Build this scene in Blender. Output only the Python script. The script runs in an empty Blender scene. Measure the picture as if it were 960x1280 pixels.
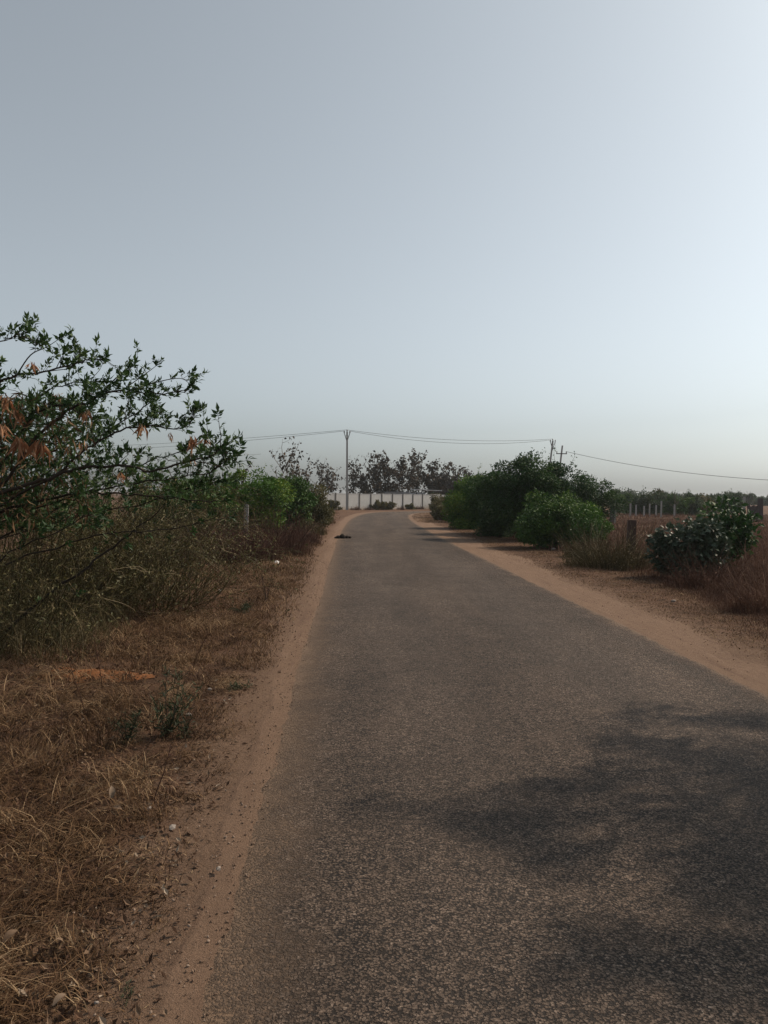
import bpy, math, random
import numpy as np

rng = np.random.default_rng(7)
random.seed(7)
R = math.radians
sc = bpy.context.scene
COL = sc.collection

# ------------------------------------------------------------------ camera
CAM_H = 1.6
F = 961.0 / 960.0                       # focal length in picture widths
YAW, PITCH, ROLL = R(2.56), R(-1.31), R(0.7)
SUN_AZ, SUN_EL = R(66), R(42)           # right of the road direction, height

cam_d = bpy.data.cameras.new('camera')
cam = bpy.data.objects.new('camera', cam_d)
COL.objects.link(cam)
cam.location = (0, 0, CAM_H)
cam_d.sensor_fit = 'HORIZONTAL'
cam_d.sensor_width = 36.0
cam_d.lens = 36.0 * F
cam_d.clip_start = 0.05
cam_d.clip_end = 6000
from mathutils import Matrix, Vector
CAM_ROT = Matrix.Rotation(-YAW, 3, 'Z') @ Matrix.Rotation(R(90) + PITCH, 3, 'X') @ Matrix.Rotation(ROLL, 3, 'Z')
cam.rotation_euler = CAM_ROT.to_euler()
sc.camera = cam

# ------------------------------------------------------------------ sky, sun, exposure
w = bpy.data.worlds.new('World')
sc.world = w
w.use_nodes = True
wn = w.node_tree
wn.nodes.clear()
sky = wn.nodes.new('ShaderNodeTexSky')
sky.sky_type = 'NISHITA'
sky.sun_disc = False
sky.sun_elevation = SUN_EL
sky.sun_rotation = SUN_AZ
sky.altitude = 300
sky.air_density = 1.0
sky.dust_density = 3.2
sky.ozone_density = 2.0
hsv = wn.nodes.new('ShaderNodeHueSaturation')
hsv.inputs['Saturation'].default_value = 0.27
bg = wn.nodes.new('ShaderNodeBackground')
bg.inputs['Strength'].default_value = 0.125
wo = wn.nodes.new('ShaderNodeOutputWorld')
wn.links.new(sky.outputs[0], hsv.inputs['Color'])
tintn = wn.nodes.new('ShaderNodeMix')                # a touch of cyan over the whole sky, as hazy air has
tintn.data_type = 'RGBA'; tintn.blend_type = 'MULTIPLY'; tintn.inputs[0].default_value = 1.0
tintn.inputs[7].default_value = (.950, 1.016, 1.030, 1)
wn.links.new(hsv.outputs[0], tintn.inputs[6])
wn.links.new(tintn.outputs[2], bg.inputs['Color'])
wn.links.new(bg.outputs[0], wo.inputs['Surface'])

sun_d = bpy.data.lights.new('sun', 'SUN')
sun_d.energy = 4.1
sun_d.angle = R(1.2)
sun_d.color = (1.0, 0.83, 0.65)
sun = bpy.data.objects.new('sun', sun_d)
COL.objects.link(sun)
SUN_DIR = Vector((math.sin(SUN_AZ) * math.cos(SUN_EL), math.cos(SUN_AZ) * math.cos(SUN_EL), math.sin(SUN_EL)))
sun.rotation_euler = SUN_DIR.to_track_quat('Z', 'Y').to_euler()
sun.location = SUN_DIR * 50

vs = sc.view_settings
vs.view_transform = 'Standard'
vs.look = 'None'
vs.exposure = 0.0
vs.gamma = 1.0
vs.use_curve_mapping = False

# ------------------------------------------------------------------ helpers
def reseed(n):
    global rng
    rng = np.random.default_rng(n)

def at(px, py, Y):
    """point seen at a picture position, standing Y metres along the road"""
    d = CAM_ROT @ Vector(((px - 480) / 961.0, -(py - 640) / 961.0, -1.0))
    t = Y / d.y
    return np.array((d.x * t, Y, CAM_H + d.z * t))

def on_ground(px, py):
    d = CAM_ROT @ Vector(((px - 480) / 961.0, -(py - 640) / 961.0, -1.0))
    t = -CAM_H / d.z
    return np.array((d.x * t, d.y * t, 0.0))

def mesh_arrays(name, V, faces, tint=None, uv=None, smooth=False):
    """V (n,3); faces: list of int arrays (m,k)"""
    V = np.asarray(V, dtype=np.float32)
    faces = [np.asarray(f, dtype=np.int32) for f in faces if len(f)]
    me = bpy.data.meshes.new(name)
    me.vertices.add(len(V))
    me.vertices.foreach_set('co', V.ravel())
    nl = sum(f.size for f in faces)
    nf = sum(len(f) for f in faces)
    me.loops.add(nl)
    me.polygons.add(nf)
    me.loops.foreach_set('vertex_index', np.concatenate([f.ravel() for f in faces]))
    tot = np.concatenate([np.full(len(f), f.shape[1], np.int32) for f in faces])
    st = np.concatenate([[0], np.cumsum(tot)[:-1]]).astype(np.int32)
    me.polygons.foreach_set('loop_start', st)
    me.polygons.foreach_set('loop_total', tot)
    me.polygons.foreach_set('use_smooth', np.full(nf, bool(smooth)))
    if tint is not None:
        a = me.attributes.new('tint', 'FLOAT', 'POINT')
        a.data.foreach_set('value', np.asarray(tint, np.float32))
    if uv is not None:
        a = me.attributes.new('lane', 'FLOAT_VECTOR', 'POINT')
        a.data.foreach_set('vector', np.asarray(uv, np.float32).ravel())
    me.update()
    me.validate()
    return me

def link(name, me, mat, parent=None, loc=None, kind=None):
    o = bpy.data.objects.new(name, me)
    COL.objects.link(o)
    if me is not None and mat is not None and len(me.materials) == 0:
        me.materials.append(mat)
    if parent is not None:
        o.parent = parent
    if loc is not None:
        o.location = tuple(float(c) for c in loc)
    if kind:
        o['kind'] = kind
    return o

def tag(o, label, cat, group=None):
    o['label'] = label
    o['category'] = cat
    if group:
        o['group'] = group
    return o

def thing(name, label, cat, loc, rz=0.0, group=None):
    o = bpy.data.objects.new(name, None)
    COL.objects.link(o)
    o.empty_display_size = 0.2
    o.location = tuple(float(c) for c in loc)
    o.rotation_euler = (0, 0, rz)
    return tag(o, label, cat, group)

class Geo:
    """collects geometry for one mesh"""
    def __init__(s):
        s.V = []; s.F3 = []; s.F4 = []; s.T = []; s.n = 0
    def add(s, V, f3=None, f4=None, tint=0.5):
        V = np.asarray(V, float)
        if f3 is not None and len(f3): s.F3.append(np.asarray(f3, int) + s.n)
        if f4 is not None and len(f4): s.F4.append(np.asarray(f4, int) + s.n)
        s.V.append(V)
        s.T.append(np.full(len(V), tint) if np.isscalar(tint) else np.asarray(tint))
        s.n += len(V)
    def tube(s, pts, rad, sides=5, tint=0.5, cap=True):
        P = np.asarray(pts, float); n = len(P)
        rad = np.full(n, rad) if np.isscalar(rad) else np.asarray(rad, float)
        T = np.gradient(P, axis=0)
        T /= np.linalg.norm(T, axis=1)[:, None] + 1e-9
        ref = np.array((0.0, 0, 1)) if abs(T[:, 2]).mean() < 0.8 else np.array((1.0, 0, 0))
        A = np.cross(T, ref); A /= np.linalg.norm(A, axis=1)[:, None] + 1e-9
        B = np.cross(T, A)
        ang = np.arange(sides) * 2 * math.pi / sides
        V = P[:, None] + rad[:, None, None] * (np.cos(ang)[None, :, None] * A[:, None] + np.sin(ang)[None, :, None] * B[:, None])
        V = V.reshape(-1, 3)
        i, j = np.meshgrid(np.arange(n - 1), np.arange(sides), indexing='ij')
        a = i * sides + j; b = i * sides + (j + 1) % sides
        f4 = np.stack([a, b, b + sides, a + sides], -1).reshape(-1, 4)
        f3 = []
        if cap:
            k = np.arange(1, sides - 1)
            f3 = np.concatenate([np.stack([0 * k, k + 1, k], -1), (n - 1) * sides + np.stack([0 * k, k, k + 1], -1)])
        s.add(V, f3, f4, tint)
    def box(s, c, size, rz=0.0, taper=1.0, tint=0.5, lean=(0, 0)):
        """box standing on c (centre of its base)"""
        x, y, z = np.array(size) / 2.0
        V = np.array([(-x, -y, 0), (x, -y, 0), (x, y, 0), (-x, y, 0)], float)
        top = V * taper; top[:, 2] = size[2]
        top[:, 0] += lean[0]; top[:, 1] += lean[1]
        V = np.concatenate([V, top])
        cs, sn = math.cos(rz), math.sin(rz)
        V = V @ np.array([[cs, sn, 0], [-sn, cs, 0], [0, 0, 1]]) + np.asarray(c, float)
        s.add(V, None, [(3, 2, 1, 0), (4, 5, 6, 7), (0, 1, 5, 4), (1, 2, 6, 5), (2, 3, 7, 6), (3, 0, 4, 7)], tint)
    def inst(s, tv, tf, pos, X, Y, Z, scale, tint):
        """copies of a template triangle mesh; X,Y,Z axes (N,3)"""
        N = len(pos)
        if N == 0: return
        sc_ = np.asarray(scale, float).reshape(N, 1, 1)
        V = (tv[None, :, 0:1] * X[:, None] + tv[None, :, 1:2] * Y[:, None] + tv[None, :, 2:3] * Z[:, None]) * sc_ + pos[:, None]
        f = tf[None] + (np.arange(N) * len(tv))[:, None, None]
        s.add(V.reshape(-1, 3), f.reshape(-1, 3), None, np.repeat(np.asarray(tint, float), len(tv)))
    def mesh(s, name, smooth=False):
        f = []
        if s.F3: f.append(np.concatenate(s.F3))
        if s.F4: f.append(np.concatenate(s.F4))
        return mesh_arrays(name, np.concatenate(s.V), f, tint=np.concatenate(s.T), smooth=smooth)

def unit(v):
    return v / (np.linalg.norm(v, axis=-1, keepdims=True) + 1e-9)

def frames(d, up_bias=0.0, n_rand=None):
    """orthonormal frames whose Y axis is d (N,3)"""
    N = len(d)
    Y = unit(d)
    r = rng.normal(size=(N, 3)); r[:, 2] += up_bias
    Z = unit(r - (r * Y).sum(1, keepdims=True) * Y)
    X = np.cross(Y, Z)
    return X, Y, Z

def smooth_path(pts, per=5):
    P = np.asarray(pts, float)
    Q = np.concatenate([[2 * P[0] - P[1]], P, [2 * P[-1] - P[-2]]])
    out = []
    for i in range(1, len(Q) - 2):
        for t in np.arange(per) / per:
            out.append(0.5 * ((2 * Q[i]) + (-Q[i-1] + Q[i+1]) * t + (2*Q[i-1] - 5*Q[i] + 4*Q[i+1] - Q[i+2]) * t*t + (-Q[i-1] + 3*Q[i] - 3*Q[i+1] + Q[i+2]) * t**3))
    out.append(P[-1])
    return np.array(out)

def wander(p0, d0, L, n=6, jit=0.25, up=0.0):
    p = np.array(p0, float); d = unit(np.array(d0, float)); out = [p.copy()]
    for _ in range(n):
        d = unit(d + rng.normal(size=3) * jit + np.array((0, 0, up)))
        p = p + d * L / n
        out.append(p.copy())
    return np.array(out)

# leaf templates: Y is along the leaf, Z its upper side
def leaf_template(width=0.35, fold=0.12, droop=0.12):
    v = np.array([(0, 0, 0), (-width/2, .45, fold*.6), (0, .5, -.02), (width/2, .45, fold*.6), (0, 1, -droop)], float)
    return v, np.array([(0, 2, 1), (0, 3, 2), (1, 2, 4), (2, 3, 4)])
LEAF = leaf_template(0.48, 0.14, 0.14)
BROAD = leaf_template(0.62, 0.14, 0.15)
NARROW = leaf_template(0.16, 0.05, 0.2)
DIAMOND = (np.array([(0, 0, 0), (-.22, .5, .06), (.22, .5, .06), (0, 1, -.06)], float), np.array([(0, 2, 1), (1, 2, 3)]))
def fan_template(n, spread, w=.3, seed=1, length=1.0):
    """several leaves fanning from one node"""
    r = np.random.default_rng(seed); tv, tf = leaf_template(w, .1, .18)
    V, Fc, k = [], [], 0
    for i in range(n):
        a = (i / max(1, n - 1) - .5) * 2 * spread + r.normal() * .12
        e = r.normal() * .45
        ca, sa, ce, se = math.cos(a), math.sin(a), math.cos(e), math.sin(e)
        m1 = np.array([[ca, -sa, 0], [sa, ca, 0], [0, 0, 1]]); m2 = np.array([[1, 0, 0], [0, ce, -se], [0, se, ce]])
        roll = r.normal() * .6
        m3 = np.array([[math.cos(roll), 0, math.sin(roll)], [0, 1, 0], [-math.sin(roll), 0, math.cos(roll)]])
        s = length * r.uniform(.7, 1.05) * (1 - .25 * abs(a) / max(spread, .1))
        off = np.array((0, -.35 * abs(a) / max(spread, .1) + .1 * r.uniform(), 0))
        V.append((tv * s) @ (m1 @ m2 @ m3).T + off); Fc.append(tf + k); k += len(tv)
    return np.concatenate(V), np.concatenate(Fc)

# ------------------------------------------------------------------ materials
class NT:
    def __init__(s, name):
        s.m = bpy.data.materials.new(name); s.m.use_nodes = True
        s.t = s.m.node_tree; s.t.nodes.clear()
        s.out = s.n('ShaderNodeOutputMaterial')
    def n(s, typ, **kw):
        nd = s.t.nodes.new(typ)
        for k, v in kw.items():
            if k.startswith('in_'):
                s.set(nd.inputs[k[3:].replace('_', ' ')], v)
            else: setattr(nd, k, v)
        return nd
    def set(s, sock, v):
        if isinstance(v, bpy.types.NodeSocket): s.t.links.new(v, sock)
        elif isinstance(v, bpy.types.Node): s.t.links.new(v.outputs[0], sock)
        else: sock.default_value = v
    def noise(s, scale, detail=4, rough=.6, vec=None, out=0, dist=0.0):
        nd = s.n('ShaderNodeTexNoise'); nd.inputs['Scale'].default_value = scale
        nd.inputs['Detail'].default_value = detail; nd.inputs['Roughness'].default_value = rough
        nd.inputs['Distortion'].default_value = dist
        if vec is not None: s.set(nd.inputs['Vector'], vec)
        return nd.outputs[out]
    def vor(s, scale, vec=None, feature='F1', out='Distance'):
        nd = s.n('ShaderNodeTexVoronoi', feature=feature); nd.inputs['Scale'].default_value = scale
        if vec is not None: s.set(nd.inputs['Vector'], vec)
        return nd.outputs[out]
    def ramp(s, fac, stops):
        nd = s.n('ShaderNodeValToRGB'); el = nd.color_ramp.elements
        while len(el) < len(stops): el.new(0.5)
        for e, (p, c) in zip(el, stops):
            e.position = p; e.color = (*c, 1) if len(c) == 3 else c
        s.set(nd.inputs[0], fac); return nd.outputs[0]
    def mix(s, fac, a, b, blend='MIX'):
        nd = s.n('ShaderNodeMix', data_type='RGBA', blend_type=blend)
        s.set(nd.inputs[0], fac)
        for i, v in ((6, a), (7, b)):
            s.set(nd.inputs[i], (*v, 1) if isinstance(v, tuple) and len(v) == 3 else v)
        return nd.outputs[2]
    def math(s, op, a, b=0.5, c=None, clamp=False):
        nd = s.n('ShaderNodeMath', operation=op, use_clamp=clamp)
        s.set(nd.inputs[0], a); s.set(nd.inputs[1], b)
        if c is not None: s.set(nd.inputs[2], c)
        return nd.outputs[0]
    def maprange(s, v, a, b, c=0.0, d=1.0, smooth=True):
        nd = s.n('ShaderNodeMapRange', interpolation_type='SMOOTHSTEP' if smooth else 'LINEAR')
        for i, x in enumerate((v, a, b, c, d)): s.set(nd.inputs[i], x)
        return nd.outputs[0]
    def geo(s): return s.n('ShaderNodeNewGeometry').outputs['Position']
    def obj(s): return s.n('ShaderNodeTexCoord').outputs['Object']
    def attr(s, name, out='Fac'): return s.n('ShaderNodeAttribute', attribute_name=name).outputs[out]
    def bump(s, h, strength=.5, dist=.01, normal=None):
        nd = s.n('ShaderNodeBump'); nd.inputs['Strength'].default_value = strength
        nd.inputs['Distance'].default_value = dist; s.set(nd.inputs['Height'], h)
        if normal is not None: s.set(nd.inputs['Normal'], normal)
        return nd.outputs[0]
    def done(s, color, rough=.8, spec=.3, normal=None, transl=0.0, tcol=None, metal=0.0):
        b = s.n('ShaderNodeBsdfPrincipled')
        s.set(b.inputs['Base Color'], (*color, 1) if isinstance(color, tuple) and len(color) == 3 else color)
        s.set(b.inputs['Roughness'], rough); s.set(b.inputs['Specular IOR Level'], spec); s.set(b.inputs['Metallic'], metal)
        if normal is not None: s.set(b.inputs['Normal'], normal)
        sh = b.outputs[0]
        if transl > 0:
            tr = s.n('ShaderNodeBsdfTranslucent'); s.set(tr.inputs['Color'], tcol if tcol is not None else color)
            mx = s.n('ShaderNodeMixShader'); mx.inputs[0].default_value = transl
            s.t.links.new(sh, mx.inputs[1]); s.t.links.new(tr.outputs[0], mx.inputs[2]); sh = mx.outputs[0]
        s.t.links.new(sh, s.out.inputs['Surface'])
        return s.m

def leaf_mat(name, stops, transl=.25, rough=.55, spec=.22):
    t = NT(name)
    c = t.ramp(t.attr('tint'), stops)
    return t.done(c, rough, spec, transl=transl)

def bark_mat(name, a, b, scale=30):
    t = NT(name); p = t.obj()
    n = t.noise(scale, 5, .7, p)
    return t.done(t.mix(n, a, b), .9, .15, t.bump(n, .6, .01))

M = {}
M['leaf_near'] = leaf_mat('leaf_near', [(0, (.018, .042, .014)), (.5, (.034, .074, .021)), (.85, (.060, .105, .030)), (1, (.100, .12, .04))], .22)
M['leaf_green'] = leaf_mat('leaf_green', [(0, (.020, .052, .010)), (.6, (.038, .095, .015)), (1, (.090, .150, .024))], .16)
M['leaf_bright'] = leaf_mat('leaf_bright', [(0, (.032, .080, .010)), (.6, (.068, .148, .015)), (1, (.18, .23, .028))], .16)
M['leaf_deep'] = leaf_mat('leaf_deep', [(0, (.014, .038, .011)), (.6, (.026, .068, .017)), (1, (.066, .120, .028))], .16)
M['leaf_grey'] = leaf_mat('leaf_grey', [(0, (.030, .048, .028)), (.6, (.050, .075, .045)), (.95, (.075, .10, .062)), (1, (.16, .18, .13))], .12, .48, .3)
M['leaf_olive'] = leaf_mat('leaf_olive', [(0, (.044, .044, .016)), (.5, (.085, .080, .028)), (1, (.165, .135, .058))], .2)
M['leaf_weed'] = leaf_mat('leaf_weed', [(0, (.020, .028, .012)), (.6, (.038, .050, .020)), (1, (.075, .080, .034))], .1)
M['leaf_teak'] = leaf_mat('leaf_teak', [(0, (.026, .021, .016)), (.5, (.044, .036, .024)), (.85, (.072, .052, .034)), (1, (.12, .075, .046))], .08, .7, .2)
M['leaf_far'] = leaf_mat('leaf_far', [(0, (.028, .050, .024)), (.6, (.045, .078, .035)), (1, (.080, .11, .05))], .2)
M['dead_leaf'] = leaf_mat('dead_leaf', [(0, (.16, .065, .028)), (.5, (.32, .145, .075)), (1, (.48, .31, .19))], .3, .8, .1)
M['straw'] = leaf_mat('straw', [(0, (.036, .019, .011)), (.4, (.098, .054, .027)), (.8, (.185, .110, .056)), (1, (.33, .23, .135))], .15, .8, .15)
M['brush'] = leaf_mat('brush', [(0, (.034, .019, .014)), (.5, (.080, .041, .030)), (1, (.15, .085, .058))], .1, .85, .1)
M['field_grass'] = leaf_mat('field_grass', [(0, (.060, .031, .023)), (.5, (.130, .072, .050)), (.85, (.20, .118, .080)), (1, (.30, .20, .135))], .15, .85, .1)
M['olive_stalk'] = leaf_mat('olive_stalk', [(0, (.034, .028, .013)), (.5, (.082, .066, .030)), (.85, (.145, .112, .056)), (1, (.34, .27, .17))], .15, .8, .15)
M['litter'] = leaf_mat('litter', [(0, (.034, .019, .012)), (.5, (.10, .056, .034)), (.85, (.18, .120, .078)), (1, (.31, .25, .19))], .1, .8, .15)
M['bark_dark'] = bark_mat('bark_dark', (.022, .018, .014), (.060, .048, .036))
M['bark_grey'] = bark_mat('bark_grey', (.055, .050, .044), (.13, .115, .095))
M['bark_pale'] = bark_mat('bark_pale', (.13, .115, .10), (.24, .21, .18))
M['wood_post'] = bark_mat('wood_post', (.045, .028, .024), (.095, .062, .050), 12)
M['stone_post'] = bark_mat('stone_post', (.20, .19, .18), (.34, .33, .31), 14)
M['stone_post_dark'] = bark_mat('stone_post_dark', (.050, .045, .045), (.10, .09, .088), 14)

def simple(name, a, b, scale, rough=.8, spec=.3, bump=.3, metal=0):
    t = NT(name); n = t.noise(scale, 6, .65, t.obj())
    return t.done(t.mix(n, a, b), rough, spec, t.bump(n, bump, .01), metal=metal)
M['concrete'] = simple('concrete', (.22, .21, .20), (.36, .35, .33), 9)
M['iron'] = simple('iron', (.035, .033, .032), (.07, .062, .058), 20, .6, .4)
M['porcelain'] = simple('porcelain', (.05, .03, .025), (.07, .04, .03), 5, .25, .5, .05)
M['cable'] = simple('cable', (.02, .02, .022), (.035, .035, .038), 5, .6, .3, .05)
M['roof_sheet'] = simple('roof_sheet', (.50, .50, .50), (.66, .66, .65), 3, .5, .4, .05)
M['shed_wall'] = simple('shed_wall', (.26, .27, .29), (.36, .37, .38), 4)
M['gate_paint'] = simple('gate_paint', (.035, .024, .026), (.065, .045, .045), 8, .6, .3)
M['stone'] = simple('stone', (.17, .14, .12), (.30, .26, .225), 40)
M['paper'] = simple('paper', (.62, .60, .57), (.74, .73, .70), 30, .7)
M['dung'] = simple('dung', (.018, .015, .012), (.045, .036, .028), 25, .95, .1, .8)
M['soil_orange'] = simple('soil_orange', (.13, .055, .024), (.23, .098, .042), 22, .95, .1, 1.0)

# painted compound wall: dirty whitewash, soil splash along the foot
t = NT('whitewash'); p = t.geo()
sep = t.n('ShaderNodeSeparateXYZ'); t.set(sep.inputs[0], p)
n1 = t.noise(2.2, 6, .7, p); n2 = t.noise(14, 5, .7, p)
col = t.mix(n1, (.29, .285, .275), (.48, .475, .465))
foot = t.maprange(t.math('ADD', sep.outputs[2], t.math('MULTIPLY', n1, .7)), .35, .85, 1, 0)
col = t.mix(t.math('MULTIPLY', foot, .75), col, (.26, .19, .13))
col = t.mix(t.maprange(n2, .58, .75, 0, .4), col, (.25, .23, .21))
M['whitewash'] = t.done(col, .9, .2, t.bump(n2, .3, .01))
M['wall_post'] = simple('wall_post', (.055, .050, .047), (.12, .11, .10), 12)

# road: worn chip-seal with dust along both edges ('lane' = metres from left edge, metres along)
t = NT('asphalt'); p = t.geo()
lane = t.attr('lane', 'Vector')
sl = t.n('ShaderNodeSeparateXYZ'); t.set(sl.inputs[0], lane)
wob = t.n('ShaderNodeTexNoise'); wob.inputs['Scale'].default_value = 130; wob.inputs['Detail'].default_value = 2; t.set(wob.inputs['Vector'], p)
pw = t.n('ShaderNodeVectorMath', operation='MULTIPLY_ADD'); t.set(pw.inputs[0], wob.outputs['Color']); pw.inputs[1].default_value = (.014, .014, .014); t.set(pw.inputs[2], p)
pw = pw.outputs[0]
v1 = t.vor(98, pw); vc = t.vor(98, pw, out='Color')
grain = t.noise(260, 3, .65, p); clot = t.noise(28, 4, .7, p)
big = t.noise(.5, 5, .6, p); mid = t.noise(2.6, 6, .68, p)
rc = t.n('ShaderNodeSeparateColor'); t.set(rc.inputs[0], vc)
dome = t.maprange(v1, .42, .70, 1, 0)
stone = t.ramp(rc.outputs[0], [(0, (.084, .058, .041)), (.4, (.126, .089, .065)), (.8, (.168, .121, .090)), (.96, (.200, .147, .111)), (1, (.27, .205, .160))])
v3 = t.vor(34, pw, out='Color'); r3 = t.n('ShaderNodeSeparateColor'); t.set(r3.inputs[0], v3)
col = t.mix(t.math('MULTIPLY', dome, t.maprange(clot, .25, .55, .6, 1)), (.020, .015, .012), stone)
def gain(col, fac, lo, hi):
    k = t.maprange(fac, .34, .66, lo, hi)
    cc = t.n('ShaderNodeCombineColor')
    for q in range(3): t.set(cc.inputs[q], k)
    return t.mix(1.0, col, cc.outputs[0], 'MULTIPLY')
col = gain(col, grain, .72, 1.25); col = gain(col, r3.outputs[0], .80, 1.2); col = gain(col, big, .88, 1.12); col = gain(col, clot, .82, 1.15)
# dusty brown patches and slightly polished wheel tracks
col = t.mix(t.math('MULTIPLY', t.maprange(mid, .45, .72), .30), col, (.130, .088, .060))
wt1 = t.maprange(t.math('ABSOLUTE', t.math('SUBTRACT', sl.outputs[0], 1.05)), .15, .65, 1, 0)
wt2 = t.maprange(t.math('ABSOLUTE', t.math('SUBTRACT', sl.outputs[0], 2.75)), .15, .65, 1, 0)
col = t.mix(t.math('MULTIPLY', t.math('MAXIMUM', wt1, wt2), .12), col, (.115, .094, .080))
lv = t.n('ShaderNodeVectorMath', operation='MULTIPLY'); t.set(lv.inputs[0], lane); lv.inputs[1].default_value = (1.3, .14, 1)
col = gain(col, t.noise(1.0, 5, .6, lv.outputs[0]), .80, 1.14); col = gain(col, t.noise(.9, 6, .65, p, dist=.6), .86, 1.10)
edn = t.noise(3.2, 6, .72, p); ednf = t.noise(70, 4, .75, p)
ejit = t.math('ADD', t.math('MULTIPLY', t.math('SUBTRACT', edn, .5), .55), t.math('ADD', t.math('MULTIPLY', t.math('SUBTRACT', ednf, .5), .8), t.math('MULTIPLY', dome, .10)))
dl = t.maprange(t.math('ADD', sl.outputs[0], ejit), .02, .47, 1, 0)
dr = t.maprange(t.math('SUBTRACT', t.math('SUBTRACT', 3.95, sl.outputs[0]), t.math('MULTIPLY', ejit, .8)), -.02, .20, .9, 0)
dust = t.math('MAXIMUM', dl, dr)
dcol = t.mix(edn, (.142, .091, .057), (.215, .141, .091))
dcol = t.mix(t.maprange(ednf, .5, .75, 0, .5), dcol, (.26, .18, .12))
col = t.mix(t.math('MULTIPLY', dust, .93), col, dcol)
h = t.math('ADD', t.math('MULTIPLY', dome, .75), t.math('ADD', t.math('MULTIPLY', rc.outputs[1], .55), t.math('MULTIPLY', grain, .45)))
h = t.math('MULTIPLY', h, t.maprange(dust, 0, 1, 1, .35))
M['asphalt'] = t.done(col, .85, .25, t.bump(h, 1.0, .019))

# bare laterite soil, shared by the shoulders and the ground next to them
def soil_graph(t, p):
    a = t.noise(1.1, 6, .65, p); b = t.noise(11, 6, .7, p); c = t.noise(75, 5, .75, p); d = t.noise(240, 3, .7, p)
    col = t.mix(a, (.146, .091, .060), (.222, .143, .096))
    col = t.mix(t.maprange(b, .48, .70, 0, .6), col, (.112, .072, .050))
    col = t.mix(t.maprange(c, .56, .70, 0, .55), col, (.30, .215, .155))
    col = t.mix(t.maprange(c, .30, .44, .75, 0), col, (.066, .045, .033))
    col = t.mix(t.maprange(d, .60, .70, 0, .5), col, (.33, .25, .19))
    col = t.mix(t.maprange(d, .32, .44, .8, 0), col, (.045, .032, .024))
    hgt = t.math('ADD', t.math('MULTIPLY', b, .6), t.math('ADD', t.math('MULTIPLY', c, .5), t.math('MULTIPLY', d, .25)))
    return col, hgt
t = NT('dirt'); p = t.geo()
col, hgt = soil_graph(t, p)
ln = t.n('ShaderNodeVectorMath', operation='MULTIPLY'); t.set(ln.inputs[0], t.attr('lane', 'Vector')); ln.inputs[1].default_value = (7.0, .45, 1)
stk = t.noise(1.0, 6, .7, ln.outputs[0])
col = t.mix(t.maprange(stk, .48, .70, 0, .55), col, (.105, .064, .044))
col = t.mix(t.maprange(stk, .30, .42, .35, 0), col, (.30, .205, .145))
M['dirt'] = t.done(col, .95, .12, t.bump(hgt, .9, .03))
# ground under dead grass
t = NT('dry_ground'); p = t.geo()
a = t.noise(.35, 6, .65, p); b = t.noise(5, 6, .7, p); c_ = t.noise(45, 5, .75, p)
col = t.mix(t.maprange(a, .35, .65), (.100, .055, .034), (.145, .082, .052))
col = t.mix(t.maprange(b, .42, .68, 0, .8), col, (.060, .038, .025))
col = t.mix(t.maprange(c_, .52, .74, 0, .7), col, (.21, .14, .09))
col = t.mix(t.maprange(c_, .28, .44, .8, 0), col, (.036, .023, .016))
lat_ = t.n('ShaderNodeSeparateXYZ'); t.set(lat_.inputs[0], t.attr('lane', 'Vector'))
la = t.math('ADD', lat_.outputs[0], t.math('ADD', t.math('MULTIPLY', t.math('SUBTRACT', b, .5), 1.0), t.math('MULTIPLY', t.math('SUBTRACT', c_, .5), .5)))
soil = t.math('MULTIPLY', t.maprange(la, -2.65, -2.2, 0, 1), t.maprange(la, 2.5, 3.4, 1, 0))
scol, shgt = soil_graph(t, p)
col = t.mix(soil, col, scol)
M['dry_ground'] = t.done(col, .95, .1, t.bump(t.math('ADD', b, t.math('ADD', c_, shgt)), .9, .035))

# ------------------------------------------------------------------ ground, shoulders, road
CL = smooth_path([(1.48, -60), (1.48, -20), (1.48, 0), (1.49, 12), (1.5, 24), (1.6, 34), (1.82, 44), (2.15, 52), (2.9, 61), (4.1, 67.5), (6.2, 71.6), (9.6, 73.8), (15, 75.2), (30, 77), (60, 79), (110, 80)], 8)
def lateral(x, y):
    """signed distance from the road's centre line (left negative)"""
    P = np.stack([np.ravel(x), np.ravel(y)], -1)
    best = np.full(len(P), 1e9); sg = np.zeros(len(P))
    for a, b in zip(CL[:-1], CL[1:]):
        d = b - a; L2 = d @ d
        tt = np.clip(((P - a) @ d) / L2, 0, 1)
        q = P - a - tt[:, None] * d
        ds = np.hypot(q[:, 0], q[:, 1])
        m = ds < best
        best[m] = ds[m]
        sg[m] = np.sign(d[1] * q[m, 0] - d[0] * q[m, 1])
    return (best * sg).reshape(np.shape(x))

_k = [(rng.uniform(.3, 3.2) * rng.choice([-1, 1]), rng.uniform(.3, 3.2), rng.uniform(0, 6.28)) for _ in range(14)]
def gz(x, y, lat=None):
    if lat is None: lat = lateral(x, y)
    n = sum(np.sin(a * x + b * y + c) / (1 + abs(a) + abs(b)) for a, b, c in _k)
    amp = np.clip((-lat - 2.6) / 1.2, 0, 1) * .05 + np.clip((lat - 4.4) / 1.5, 0, 1) * .04
    return amp * n + np.clip((-lat - 2.6) / 2.5, 0, 1) * .04

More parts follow.
